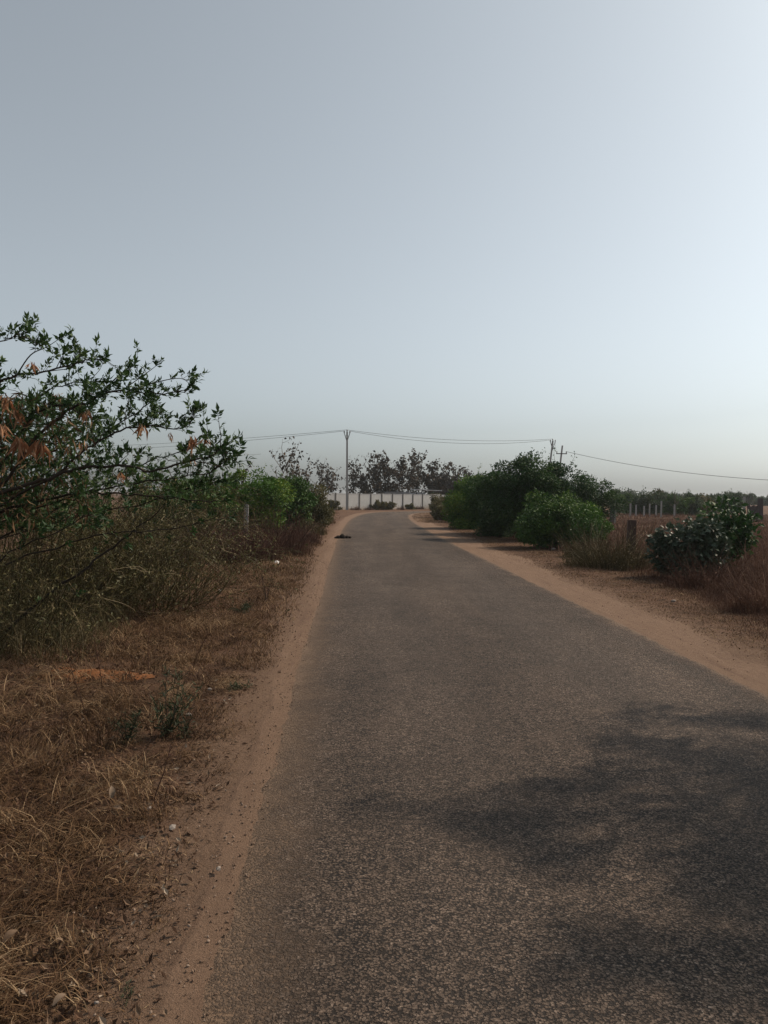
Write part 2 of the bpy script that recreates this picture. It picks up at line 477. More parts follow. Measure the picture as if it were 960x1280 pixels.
def axis(breaks):
    out = []
    for (a, b, s) in breaks: out += list(np.arange(a, b, s))
    return np.array(out + [breaks[-1][1]])
gx = axis([(-1800, -200, 200), (-200, -40, 20), (-40, -8, 1.0), (-8, -1.2, .09), (-1.2, 6, .3), (6, 14, .25), (14, 60, 2), (60, 200, 20), (200, 1800, 200)])
gy = axis([(-300, -20, 40), (-20, 1.5, 1), (1.5, 16, .10), (16, 40, .5), (40, 120, 2), (120, 400, 20), (400, 3000, 200)])
GX, GY = np.meshgrid(gx, gy)
lat = lateral(GX, GY)
GZ = gz(GX, GY, lat) - 0.005
nx, ny = len(gx), len(gy)
i, j = np.meshgrid(np.arange(ny - 1), np.arange(nx - 1), indexing='ij')
a = i * nx + j
Fq = np.stack([a, a + 1, a + nx + 1, a + nx], -1).reshape(-1, 4)
ground = link('ground', mesh_arrays('ground', np.stack([GX, GY, GZ], -1).reshape(-1, 3), [Fq], smooth=True, uv=np.stack([lat, 0 * lat, 0 * lat], -1).reshape(-1, 3)), M['dry_ground'], kind='structure')

def strip(name, lo, hi, z, nlat, mat, s0=30, s1=None, edge_noise=(0, 0), step=None):
    """sheet following the centre line between lateral offsets lo and hi"""
    P = CL; seg = np.hypot(*np.diff(P, axis=0).T); S = np.concatenate([[0], np.cumsum(seg)])
    st = np.concatenate([np.arange(30, 62, 4), np.arange(62, 82, .08), np.arange(82, 100, .3), np.arange(100, S[-1], 1.0)])
    C = np.stack([np.interp(st, S, P[:, 0]), np.interp(st, S, P[:, 1])], -1)
    T = np.gradient(C, axis=0); T /= np.hypot(T[:, 0], T[:, 1])[:, None]
    Nn = np.stack([T[:, 1], -T[:, 0]], -1)
    def wob(k, ph): return sum(np.sin(st * f + ph * f) / f ** .7 for f in (.7, 1.9, 4.7, 11.3, 23.0)) * k + rng.normal(size=len(st)) * k * .25
    L0 = (lo(st) if callable(lo) else np.full(len(st), lo)) + wob(edge_noise[0], 1.3)
    L1 = (hi(st) if callable(hi) else np.full(len(st), hi)) + wob(edge_noise[1], 4.1)
    u = np.linspace(0, 1, nlat) if name != 'road' else np.concatenate([[0, .018, .05], np.linspace(.12, .88, nlat - 6), [.95, .982, 1]])
    Lt = L0[:, None] * (1 - u) + L1[:, None] * u
    XY = C[:, None] + Nn[:, None] * Lt[..., None]
    ZZ = np.full(XY.shape[:2] + (1,), z)
    if name == 'road':
        ZZ[:, 0] = ZZ[:, -1] = -.006; ZZ[:, 1] = ZZ[:, -2] = .001
    else:
        ZZ += (np.sin(XY[..., :1] * 23 + 3 * np.sin(XY[..., 1:] * 5)) * np.sin(XY[..., 1:] * 17) * .002)
        k_ = 0 if L0.mean() < 0 else -1
        ZZ[:, k_] = -.012
    V = np.concatenate([XY, ZZ], -1)
    n = len(st); i, j = np.meshgrid(np.arange(n - 1), np.arange(nlat - 1), indexing='ij'); a = i * nlat + j
    f = np.stack([a, a + 1, a + nlat + 1, a + nlat], -1).reshape(-1, 4)
    uv = np.stack([Lt + 1.97, np.repeat(st[:, None], nlat, 1), 0 * Lt], -1)
    return link(name, mesh_arrays(name, V.reshape(-1, 3), [f], uv=uv.reshape(-1, 3)), mat, kind='structure')

# along-road station 60 is level with the camera
def right_out(st):
    return np.interp(st, [30, 62, 68, 80, 95, 103, 115, 140], [2.5, 2.5, 2.6, 3.0, 3.0, 3.0, 2.9, 2.8])
def left_out(st):
    return np.interp(st, [30, 62, 70, 82, 92, 105, 130], [-2.12, -2.14, -2.18, -2.22, -2.28, -2.4, -2.8])
shoulder_l = strip('dirt_shoulder', left_out, -1.6, .000, 9, M['dirt'], edge_noise=(.035, 0))
shoulder_r = strip('dirt_shoulder', 1.6, right_out, .000, 12, M['dirt'], edge_noise=(0, .10))
road = strip('road', -1.99, 1.99, .004, 13, M['asphalt'], edge_noise=(.012, .014))
shoulder_l['label'] = 'narrow strip of tan dust along the left edge of the road'
shoulder_r['label'] = 'wide reddish dirt shoulder along the right edge of the road'
road['label'] = 'worn grey asphalt road bending right in the distance'

# ------------------------------------------------------------------ grass and litter (uncountable)
def blades(g, x, y, z, h, lean, w, tint, az=None, curl=1.0):
    """grass blades as tapered bent strips: 7 vertices, 5 triangles each"""
    N = len(x)
    if az is None: az = rng.uniform(0, 2 * math.pi, N)
    ld = np.stack([np.cos(az), np.sin(az), 0 * az], -1)
    fa = rng.uniform(0, 2 * math.pi, N)
    wd = np.stack([np.cos(fa), np.sin(fa), 0 * fa], -1)
    base = np.stack([x, y, z], -1)
    V = np.zeros((N, 7, 3))
    for k, (t_, ww) in enumerate(((0, 1.0), (.38, .85), (.74, .55))):
        c = base + ld * (lean * h * t_ ** (1 + curl * .8))[:, None] + np.array((0, 0, 1)) * (h * (t_ - .45 * np.minimum(lean, 1.6) * t_ ** 2.4))[:, None]
        V[:, 2*k] = c - wd * (w * ww / 2)[:, None]
        V[:, 2*k+1] = c + wd * (w * ww / 2)[:, None]
    V[:, 6] = base + ld * (lean * h)[:, None] + np.array((0, 0, 1)) * (h * (1 - .45 * np.minimum(lean, 1.6)))[:, None]
    f = np.array([(0, 1, 3), (0, 3, 2), (2, 3, 5), (2, 5, 4), (4, 5, 6)])
    Fc = f[None] + (np.arange(N) * 7)[:, None, None]
    g.add(V.reshape(-1, 3), Fc.reshape(-1, 3), None, np.repeat(tint, 7))

def clumped(n, x0, x1, y0, y1, nc, spread, ypow=1.0):
    """points in clumps over a rectangle, denser near y0 when ypow > 1"""
    cx = rng.uniform(x0, x1, nc); cy = y0 + (y1 - y0) * rng.uniform(0, 1, nc) ** ypow
    k = rng.integers(0, nc, n)
    s = spread * (.4 + .12 * (cy[k] - y0) * (ypow > 1))
    return cx[k] + rng.normal(size=n) * s, cy[k] + rng.normal(size=n) * s, k, nc

# left verge: matted dead grass
g = Geo()
def wedge(n, nc, y0, y1, ypow, xa, xb, spread):
    """clumped points between the lines x = xa(y) and x = xb(y)"""
    cy = y0 + (y1 - y0) * rng.random(nc) ** ypow; u = rng.random(nc)
    cx = xa(cy) * (1 - u) + xb(cy) * u
    k = rng.integers(0, nc, n); s = spread * (.5 + .06 * cy[k])
    return cx[k] + rng.normal(size=n) * s, cy[k] + rng.normal(size=n) * s, k, nc
x, y, k, nc = wedge(140000, 2300, 1.6, 18, 1.7, lambda y: -.5 * y - 1.0, lambda y: -.60 + 0 * y, .085)
lt = lateral(x, y)
keep = lt < -2.04 - .012 * np.minimum(y, 12) - .40 * rng.random(len(x)) ** 1.5 - .05 * np.sin(y * 2.3) - .06 * (y > 8)
x, y, k, lt = x[keep], y[keep], k[keep], lt[keep]
ch = (.04 + .13 * rng.random(nc) ** 1.8)[k] * np.clip((-lt - 1.95) / .8, .22, 1.15)
cl = rng.uniform(.5, 2.0, nc)[k]; caz = rng.uniform(0, 6.28, nc)[k]
N = len(x)
blades(g, x, y, gz(x, y, lt) - .01, ch * rng.uniform(.5, 1.5, N), cl * rng.uniform(.6, 1.5, N), rng.uniform(.0016, .0042, N) * (1 + y * .09),
       np.clip(rng.uniform(.0, .95, nc)[k] + rng.normal(size=N) * .22, 0, 1), caz + rng.normal(size=N) * 1.1)
o = link('dead_grass', g.mesh('dead_grass'), M['straw'], kind='stuff')
tag(o, 'matted dead brown grass covering the left verge', 'grass')
g = Geo()
x, y, k, nc = wedge(42000, 2400, 7, 24, 1.0, lambda y: -.34 * y - 1.0, lambda y: -.66 - .008 * y, .10)
lt = lateral(x, y); keep = lt < -2.08 - .006 * y - .3 * rng.random(len(x)) ** 1.5
x, y, k, lt = x[keep], y[keep], k[keep], lt[keep]; N = len(x)
blades(g, x, y, gz(x, y, lt) - .01, rng.uniform(.03, .16, nc)[k] * rng.uniform(.5, 1.5, N), rng.uniform(.5, 2.0, N), rng.uniform(.004, .009, N),
       np.clip(rng.uniform(.0, .85, nc)[k] + rng.normal(size=N) * .2, 0, 1))
o = link('dead_grass', g.mesh('dead_grass'), M['straw'], kind='stuff')
tag(o, 'trampled dry grass on the left verge before the brown brush', 'grass')
g = Geo()
x, y, k, nc = wedge(34000, 520, 7.0, 17, 1.0, lambda y: -.5 * y - 1.0, lambda y: -.14 * y - 1.55, .16)
lt = lateral(x, y); N = len(x)
blades(g, x, y, gz(x, y, lt) - .02, rng.uniform(.12, .48, nc)[k] * rng.uniform(.4, 1.4, N), rng.uniform(.1, 1.1, N), rng.uniform(.003, .007, N),
       np.clip(rng.uniform(.05, .8, nc)[k] + rng.normal(size=N) * .2, 0, 1))
o = link('undergrowth', g.mesh('undergrowth'), M['olive_stalk'], kind='stuff')
tag(o, 'half-dry olive undergrowth beneath the left shrubs', 'grass')
# left verge farther out and under the shrubs
g = Geo()
x, y, k, nc = clumped(30000, -16, -1.0, 13, 70, 1400, .5)
lt = lateral(x, y)
keep = (lt < -2.3 - .4 * rng.random(len(x))) & (lt > -16)
x, y, k, lt = x[keep], y[keep], k[keep], lt[keep]; N = len(x)
blades(g, x, y, gz(x, y, lt) - .01, rng.uniform(.1, .32, nc)[k] * rng.uniform(.5, 1.4, N), rng.uniform(.2, 1.1, N), rng.uniform(.008, .02, N),
       np.clip(rng.uniform(.1, .7, nc)[k] + rng.normal(size=N) * .15, 0, 1))
o = link('dead_grass', g.mesh('dead_grass'), M['straw'], kind='stuff')
tag(o, 'thin dry grass along the far left roadside', 'grass')

# right side: tall red-brown dry grass by the shoulder, then the open field
g = Geo()
LIMY, LIMX = [5, 9, 13, 21, 30], [3.1, 3.35, 3.75, 4.35, 4.2]
x, y, k, nc = wedge(75000, 1900, 7, 24, 1.1, lambda y: np.interp(y, LIMY, LIMX) + 1.45, lambda y: .58 * y + 1.2, .17)
lt = lateral(x, y); lim = np.interp(y, LIMY, LIMX)
keep = lt > lim + .35 * rng.random(len(x)) ** 2 - .2
x, y, k, lt, lim = x[keep], y[keep], k[keep], lt[keep], lim[keep]; N = len(x)
ed = np.clip((lt - lim - .1) / 1.5, .12, 1)
blades(g, x, y, gz(x, y, lt) - .02, (.14 + .42 * rng.random(nc) ** 1.5)[k] * rng.uniform(.4, 1.35, N) * ed, rng.uniform(.05, 1.0, N), rng.uniform(.004, .009, N),
       np.clip(rng.uniform(.1, .75, nc)[k] + rng.normal(size=N) * .18, 0, 1))
o = link('dry_grass', g.mesh('dry_grass'), M['field_grass'], kind='stuff')
tag(o, 'tall reddish-brown dry grass beside the right shoulder', 'grass')
g = Geo()
x, y, k, nc = wedge(70000, 4500, 20, 75, 1.3, lambda y: 5.6 + 0 * y, lambda y: .6 * y + 2, .16)
lt = lateral(x, y)
keep = (lt > 4.3 + rng.random(len(x))) & ~((y > 60) & (x < 18))
x, y, k, lt = x[keep], y[keep], k[keep], lt[keep]; N = len(x)
blades(g, x, y, gz(x, y, lt) - .02, rng.uniform(.12, .36, nc)[k] * rng.uniform(.5, 1.4, N), rng.uniform(.1, .9, N), rng.uniform(.010, .03, N),
       np.clip(rng.uniform(.15, .75, nc)[k] + rng.normal(size=N) * .15, 0, 1))
o = link('dry_grass', g.mesh('dry_grass'), M['field_grass'], kind='stuff')
tag(o, 'low dry grass of the open brown field on the right', 'grass')
# sparse flattened tufts on the right shoulder and round the inside of the bend
g = Geo()
x, y, k, nc = wedge(52000, 2200, 6, 72, 1.7, lambda y: 4.1 + 0 * y, lambda y: np.interp(y, [5, 10, 20, 40, 60, 72], [5.2, 5.6, 6.6, 7, 9, 12]), .10)
lt = lateral(x, y)
keep = (lt > 2.12) & (lt < 5.6) & ((y > 44) | (lt > 2.35 + .012 * y + .9 * rng.random(len(x))))
x, y, k, lt = x[keep], y[keep], k[keep], lt[keep]; N = len(x)
blades(g, x, y, 0 * x, rng.uniform(.012, .045, nc)[k] * rng.uniform(.6, 1.4, N) * (1 + .02 * y), rng.uniform(.8, 2.4, N), rng.uniform(.003, .007, N) * (1 + .04 * y),
       np.clip(rng.uniform(.1, .9, nc)[k] + rng.normal(size=N) * .2, 0, 1))
o = link('dry_grass', g.mesh('dry_grass'), M['straw'], kind='stuff')
tag(o, 'sparse flattened grass tufts on the dirt shoulder', 'grass')

# fallen leaves and pebbles
g = Geo()
x, y, k, nc = wedge(20000, 1500, 1.6, 15, 1.7, lambda y: -.5 * y - 1, lambda y: -.62 + 0 * y, .16)
lt = lateral(x, y); keep = lt < -2.0 - .35 * rng.random(len(x)); x, y, lt = x[keep], y[keep], lt[keep]; N = len(x)
nrm = rng.normal(size=(N, 3)) * .5; nrm[:, 2] = 1
d = rng.normal(size=(N, 3)); Z = unit(nrm); Y = unit(d - (d * Z).sum(1, keepdims=True) * Z); X = np.cross(Y, Z)
cv, cf = leaf_template(.5, .3, -.25)
g.inst(cv * .9, cf, np.stack([x, y, gz(x, y, lt) + rng.uniform(.005, .07, N) * np.clip(-lt - 2.2, .1, 1)], -1), X, Y, Z, rng.uniform(.012, .048, N), np.clip(rng.beta(1.5, 2.2, N) + .15 * (lt > -2.5), 0, 1))
o = link('leaf_litter', g.mesh('leaf_litter'), M['litter'], kind='stuff')
tag(o, 'curled fallen leaves scattered through the left verge grass', 'leaf litter')

g = Geo()
x, y, k, nc = wedge(3200, 700, 6, 30, 1.6, lambda y: 4.0 + 0 * y, lambda y: np.interp(y, [5, 10, 20, 30], [5.3, 5.8, 6.8, 6.8]), .16)
lt = lateral(x, y); keep = lt > 2.4 + .9 * rng.random(len(x)); x, y, lt = x[keep], y[keep], lt[keep]; N = len(x)
nrm = rng.normal(size=(N, 3)) * .5; nrm[:, 2] = 1
d = rng.normal(size=(N, 3)); Z = unit(nrm); Y = unit(d - (d * Z).sum(1, keepdims=True) * Z); X = np.cross(Y, Z)
g.inst(cv, cf, np.stack([x, y, gz(x, y, lt) + rng.uniform(.005, .02, N)], -1), X, Y, Z, rng.uniform(.012, .035, N), rng.beta(2.0, 2.2, N))
o = link('leaf_litter', g.mesh('leaf_litter'), M['litter'], kind='stuff')
tag(o, 'dry leaf bits strewn over the outer right shoulder', 'leaf litter')
ico_v = np.array([(0, 0, -1), (.72, -.53, -.45), (-.28, -.85, -.45), (-.89, 0, -.45), (-.28, .85, -.45), (.72, .53, -.45), (.28, -.85, .45), (-.72, -.53, .45), (-.72, .53, .45), (.28, .85, .45), (.89, 0, .45), (0, 0, 1)])
ico_f = np.array([(0, 1, 2), (1, 0, 5), (0, 2, 3), (0, 3, 4), (0, 4, 5), (1, 5, 10), (2, 1, 6), (3, 2, 7), (4, 3, 8), (5, 4, 9), (1, 10, 6), (2, 6, 7), (3, 7, 8), (4, 8, 9), (5, 9, 10), (6, 10, 11), (7, 6, 11), (8, 7, 11), (9, 8, 11), (10, 9, 11)])
g = Geo()
N = 11000
yy = 1.6 + 24 * rng.random(N) ** 1.8
side = rng.random(N) < .55
xx = np.where(side, -.40 - np.abs(rng.normal(size=N)) * .26, 3.5 + rng.random(N) * np.interp(yy, [2, 9, 20], [1.2, 1.6, 2.4]))
X, Y, Z = frames(rng.normal(size=(N, 3)))
s = .0016 + .0065 * rng.random(N) ** 5
g.inst(ico_v * np.array((1, .8, .55)), ico_f, np.stack([xx, yy, .002 + s * .3], -1), X, Y, Z, s, rng.random(N))
t = NT('gravel'); M['gravel'] = t.done(t.ramp(t.attr('tint'), [(0, (.085, .056, .040)), (.6, (.16, .105, .072)), (1, (.26, .195, .15))]), .9, .2)
o = link('gravel', g.mesh('gravel'), M['gravel'], kind='stuff')
tag(o, 'fine loose gravel strewn along the dirt shoulders', 'gravel')

# bare orange soil heap showing through the left verge
c = on_ground(98, 852)
nr, na = 9, 36
V = [(0, 0, .035)]
for r_ in range(1, nr):
    for k_ in range(na):
        an = k_ / na * 6.283; q = r_ / (nr - 1)
        rr = q * (1 + .13 * math.sin(3 * an + 1) + .08 * math.sin(7 * an))
        V.append((rr * .55 * math.cos(an), rr * .30 * math.sin(an), (.035 * (1 - q ** 1.6)) + .018 * math.sin(9 * q + 4 * an) * (1 - q) + rng.normal() * .006 * (q < 1) - .01 * (r_ == nr - 1)))
f3 = [(0, 1 + k_, 1 + (k_ + 1) % na) for k_ in range(na)]
f4 = [(1 + r_ * na + k_, 1 + (r_ + 1) * na + k_, 1 + (r_ + 1) * na + (k_ + 1) % na, 1 + r_ * na + (k_ + 1) % na) for r_ in range(nr - 2) for k_ in range(na)]
gg = Geo(); gg.add(V, f3, f4)
o = link('soil_heap', gg.mesh('soil_heap', True), M['soil_orange'], loc=(c[0], c[1], float(gz(c[0], c[1])) - .02))
o['kind'] = 'structure'; o['label'] = 'bare orange soil heap among the dead grass on the left'

# ------------------------------------------------------------------ generic shrub / tree builders
def crown_leaves(g, clumps, rad, n, tmpl, size, up=.7, droop=0.0, tint_mu=None):
    """n leaves spread round clump centres"""
    K = len(clumps)
    k = rng.integers(0, K, n)
    off = rng.normal(size=(n, 3)); off = unit(off) * (rng.random((n, 1)) ** .45) * rad[k][:, None]
    off[:, 2] *= .75
    pos = clumps[k] + off
    d = unit(off) * .8 + rng.normal(size=(n, 3)) * .6; d[:, 2] -= droop
    X, Y, Z = frames(d, up_bias=up * 1.6)
    ti = np.clip((rng.random(K)[k] * .6 if tint_mu is None else tint_mu) + rng.random(n) * .45, 0, 1)
    g.inst(tmpl[0], tmpl[1], pos, X, Y, Z, size * rng.uniform(.6, 1.3, n), ti)

def shrub(name, label, cat, base, rx, ry, h, n, tmpl, size, lmat, bmat='bark_dark', stems=5, nclump=26, z0=.12, group=None, clump_r=.3, top=None, sprouts=0, lean=(0, 0)):
    root = thing(name, label, cat, (base[0], base[1], 0), group=group)
    base = np.array((base[0], base[1], 0.0))
    z_b = float(gz(base[0], base[1])) - .03
    # clump centres through an uneven dome
    C = []
    while len(C) < nclump:
        u = rng.uniform(-1, 1, 3)
        if np.hypot(u[0], u[1]) ** 2 + (max(u[2], 0) ** 2) * .9 + (min(u[2], 0) ** 2) * .4 > 1: continue
        if rng.random() > .35 + .65 * np.linalg.norm(u): continue
        C.append((u[0] * rx + lean[0] * (u[2] + 1) / 2, u[1] * ry + lean[1] * (u[2] + 1) / 2, h * (z0 + (1 - z0) * (u[2] + 1) / 2 * .9)))
    C = np.array(C); size = size * 1.25; n = int(n * 1.5)
    rad = 1.3 * clump_r * min(rx, ry, h * .6) * rng.uniform(.6, 1.35, len(C))
    g = Geo()
    crown_leaves(g, C, rad, n, tmpl, size)
    core = C * np.array((.62, .62, .72)) + np.array((0, 0, .02 * h))
    crown_leaves(g, core, rad * 1.25, n // 2, tmpl, size * 1.25)
    # loose shoots breaking the outline
    for _ in range(int(sprouts * 1.6)):
        c = C[rng.integers(len(C))]
        if c[2] < h * .45: continue
        pth = wander(c, (rng.normal() * .5 + c[0] / rx * .5, rng.normal() * .5, 1), h * rng.uniform(.14, .32), 5, .2)
        g.tube(pth, np.linspace(.010, .004, 6), 3, 0.0)
        m = 16
        q = pth[rng.integers(1, 6, m)] + rng.normal(size=(m, 3)) * size * .4
        d = rng.normal(size=(m, 3)); d[:, 2] += .6
        X, Y, Z = frames(d, .8)
        g.inst(tmpl[0], tmpl[1], q, X, Y, Z, size * rng.uniform(.6, 1.1, m), rng.random(m))
    link('crown', g.mesh('crown'), M[lmat], root, kind='stuff')
    for s_ in range(stems):
        gs = Geo()
        a = rng.uniform(0, 6.283); r0 = .12 * min(rx, ry) + .02
        p0 = np.array((math.cos(a) * r0, math.sin(a) * r0, z_b))
        tip = C[rng.integers(len(C))].copy()
        mid = p0 * .6 + tip * .4 + np.array((0, 0, h * .12))
        pth = smooth_path([p0, mid, tip], 5)
        rr = h * .011 + .006
        gs.tube(pth, np.linspace(rr, rr * .35, len(pth)), 5)
        for q in range(4):
            c = C[np.argmin(np.linalg.norm(C - pth[4 + q], axis=1) + rng.random(len(C)) * .5 * rx)]
            gs.tube(smooth_path([pth[3 + q], (pth[3 + q] + c) / 2 + np.array((0, 0, .05 * h)), c], 3), np.linspace(rr * .5, rr * .2, 7), 4)
        link('stem', gs.mesh('stem', True), M[bmat], root)
    return root

def brush(name, label, cat, base, rx, ry, h, n, mat, spread=.6, group=None, width=(.006, .014), twigs=40, tmat=None, leaves=0, lsize=.05, arch=.5):
    """clump of dry stalks fanning from the ground"""
    z_b = float(gz(base[0], base[1]))
    root = thing(name, label, cat, (base[0], base[1], 0), group=group)
    g = Geo()
    nk = 16; ka = rng.uniform(0, 6.283, nk); kr = np.sqrt(rng.random(nk)) * .95; kk_ = rng.integers(0, nk, n)
    x = rx * (kr * np.cos(ka))[kk_] + rng.normal(size=n) * .16 * rx; y = ry * (kr * np.sin(ka))[kk_] + rng.normal(size=n) * .16 * ry
    r_ = np.minimum(np.hypot(x / rx, y / ry), 1.3); a = np.arctan2(y, x)
    az = a + rng.normal(size=n) * 1.1
    hh = h * (rng.uniform(.5, 1.1, nk)[kk_]) * rng.uniform(.15, 1.1, n) * (1 - .5 * r_)
    blades(g, x, y, np.full(n, z_b - .03), hh, spread * rng.uniform(.2, 1.2, n), rng.uniform(*width, n), np.clip(rng.beta(2, 2.4, n), 0, 1), az, arch)
    if leaves:
        kk = rng.integers(0, n, leaves); tt = rng.uniform(.3, 1, leaves)
        ln = spread * .6 * hh[kk] * tt
        pos = np.stack([x[kk] + np.cos(az[kk]) * ln, y[kk] + np.sin(az[kk]) * ln, z_b + hh[kk] * tt * .9], -1) + rng.normal(size=(leaves, 3)) * .03
        X, Y, Z = frames(rng.normal(size=(leaves, 3)), .6)
        g.inst(DIAMOND[0], DIAMOND[1], pos, X, Y, Z, lsize * rng.uniform(.5, 1.3, leaves), rng.random(leaves))
    link('stalks', g.mesh('stalks'), M[mat], root, kind='stuff')
    gt = Geo()
    for q in range(twigs):
        a_ = rng.uniform(0, 6.283); r2 = math.sqrt(rng.random()) * .6
        p0 = (r2 * rx * math.cos(a_), r2 * ry * math.sin(a_), z_b - .03)
        L = h * rng.uniform(.6, 1.25)
        pth = wander(p0, (math.cos(a_) * spread * .8, math.sin(a_) * spread * .8, 1), L, 6, .14, -.04)
        gt.tube(pth, np.linspace(.006, .002, 7) * (.7 + h * .4), 3, rng.random())
        for b in range(2):
            k_ = rng.integers(2, 6)
            gt.tube(wander(pth[k_], pth[k_] - pth[k_ - 1] + rng.normal(size=3) * .08 * h, L * .35, 4, .2), np.linspace(.003, .0015, 5) * (.7 + h * .4), 3, rng.random())
    if twigs:
        link('twigs', gt.mesh('twigs'), M[tmat or mat], root, kind='stuff')
    return root

# ------------------------------------------------------------------ near tree on the left
def near_tree():
    base = np.array((-3.75, 7.7, 0.0))
    root = thing('spreading_tree', 'large dark-leaved spreading tree with long bare branches at the left edge', 'tree', base)
    W = lambda pts: smooth_path([at(*q) - base for q in pts], 5)
    limbs = [  # (points, base radius, leaf density)
        ([(-120, 700, 7.6), (-70, 560, 7.3), (-20, 494, 7.0), (20, 470, 6.8), (62, 464, 6.6), (102, 453, 6.4), (130, 448, 6.3)], .026, .8),
        ([(-60, 480, 7.0), (-25, 436, 6.9), (4, 424, 6.8), (22, 420, 6.7), (34, 414, 6.6)], .012, .7),
        ([(-60, 690, 7.6), (0, 610, 7.4), (40, 555, 7.2), (75, 520, 7.1), (117, 500, 7.0), (133, 493, 6.9), (165, 489, 6.8), (205, 492, 6.7), (236, 486, 6.6)], .030, 1.2),
        ([(-80, 650, 7.3), (0, 617, 7.0), (53, 600, 6.9), (97, 587, 6.8), (147, 583, 6.7), (190, 588, 6.6), (233, 577, 6.5), (262, 570, 6.4), (284, 556, 6.3)], .034, 1.1),
        ([(-70, 670, 7.8), (0, 640, 7.7), (60, 624, 7.6), (100, 617, 7.5), (150, 618, 7.4), (207, 622, 7.3), (262, 627, 7.2), (285, 622, 7.1)], .028, .6),
        ([(0, 585, 7.5), (33, 530, 7.3), (50, 513, 7.2), (77, 507, 7.1), (100, 517, 7.0), (124, 526, 6.9)], .018, 1.1),
        ([(60, 600, 7.1), (110, 562, 7.0), (143, 541, 6.9), (187, 533, 6.8), (217, 537, 6.7), (236, 531, 6.6), (242, 520, 6.6)], .018, 1.1),
        ([(-40, 840, 7.7), (30, 768, 7.6), (109, 708, 7.5), (141, 686, 7.5), (157, 670, 7.4), (177, 656, 7.4), (208, 630, 7.3)], .030, .15),
        ([(20, 700, 7.8), (100, 675, 7.6), (137, 667, 7.5), (155, 665, 7.4), (210, 662, 7.3), (260, 652, 7.2), (289, 647, 7.1)], .014, .1),
        ([(-60, 600, 8.2), (0, 545, 8.0), (40, 500, 7.9), (85, 480, 7.8), (120, 478, 7.7)], .018, 1.0),
        ([(-30, 690, 8.6), (60, 640, 8.4), (140, 600, 8.2), (205, 570, 8.0), (250, 560, 7.9)], .02, 1.0),
        ([(-30, 600, 8.3), (50, 560, 8.2), (120, 545, 8.0), (170, 515, 7.9), (205, 490, 7.8)], .018, 1.1),
        ([(90, 620, 7.6), (160, 605, 7.4), (215, 598, 7.2), (260, 590, 7.0), (285, 575, 6.9)], .014, 1.1),
        ([(120, 640, 8), (180, 630, 7.8), (240, 610, 7.6), (290, 600, 7.4)], .012, 1.2),
        ([(-60, 760, 7.4), (0, 700, 7.2), (70, 665, 7.0), (120, 640, 6.9)], .016, .4),
    ]
    subs = [
        ([(20, 470, 6.8), (38, 444, 6.7), (58, 434, 6.65), (78, 421, 6.6)], .007),
        ([(62, 464, 6.6), (90, 459, 6.5), (94, 445, 6.5)], .004),
        ([(117, 500, 7.0), (150, 468, 6.9), (161, 462, 6.9), (168, 452, 6.9)], .007),
        ([(160, 489, 6.8), (195, 478, 6.7), (225, 473, 6.7), (240, 482, 6.7)], .006),
        ([(150, 490, 6.8), (185, 465, 6.8), (198, 455, 6.8)], .005),
        ([(233, 577, 6.5), (250, 545, 6.5), (262, 554, 6.4), (282, 566, 6.3), (294, 567, 6.3)], .006),
        ([(60, 507, 7.1), (65, 490, 7.1), (68, 478, 7.1)], .004),
        ([(100, 517, 7), (104, 490, 7), (106, 480, 7)], .004),
    ]
    gt = Geo()
    tips = []
    gt.tube(smooth_path([(0, 0, -.1), (-.05, .0, .5), (-.08, -.05, 1.0), (-.05, -.1, 1.5)], 5), np.linspace(.085, .05, 16), 9)
    link('trunk', gt.mesh('trunk', True), M['bark_dark'], root)
    all_l = []
    limbs = [(a_, b_ * .66, c_) for a_, b_, c_ in limbs]
    for pts, r0, dens in limbs:
        p = W(pts)
        join = np.array((-.05, -.05, min(1.45, max(.15, p[0][2] * .7))))
        p = np.concatenate([smooth_path([join, (join + p[0]) / 2 + np.array((0, 0, .03)), p[0]], 3)[:-1], p])
        p[3:-1] += rng.normal(size=(len(p) - 4, 3)) * .009
        gl = Geo()
        gl.tube(p, np.linspace(r0, .0035, len(p)), 6)
        # crooked secondary twigs without leaves
        for q in range(int(5 + 6 * dens)):
            k_ = rng.integers(len(p) // 3, len(p) - 1)
            d = p[k_] - p[k_ - 1]
            tw = wander(p[k_], unit(d) + rng.normal(size=3) * .55 + np.array((0, 0, .1)), rng.uniform(.10, .34), 5, .25)
            gl.tube(tw, np.linspace(.0045, .0015, 6), 4)
            all_l.append((tw, dens))
        all_l.append((p, dens))
        link('branch', gl.mesh('branch', True), M['bark_dark'], root)
    for pts, r0 in subs:
        p = W(pts); gl = Geo()
        gl.tube(p, np.linspace(r0, .002, len(p)), 5)
        link('branch', gl.mesh('branch', True), M['bark_dark'], root)
        all_l.append((p, 1.35))
    # leaf shoots rising from the limbs
    gs = Geo()
    P, D, S = [], [], []
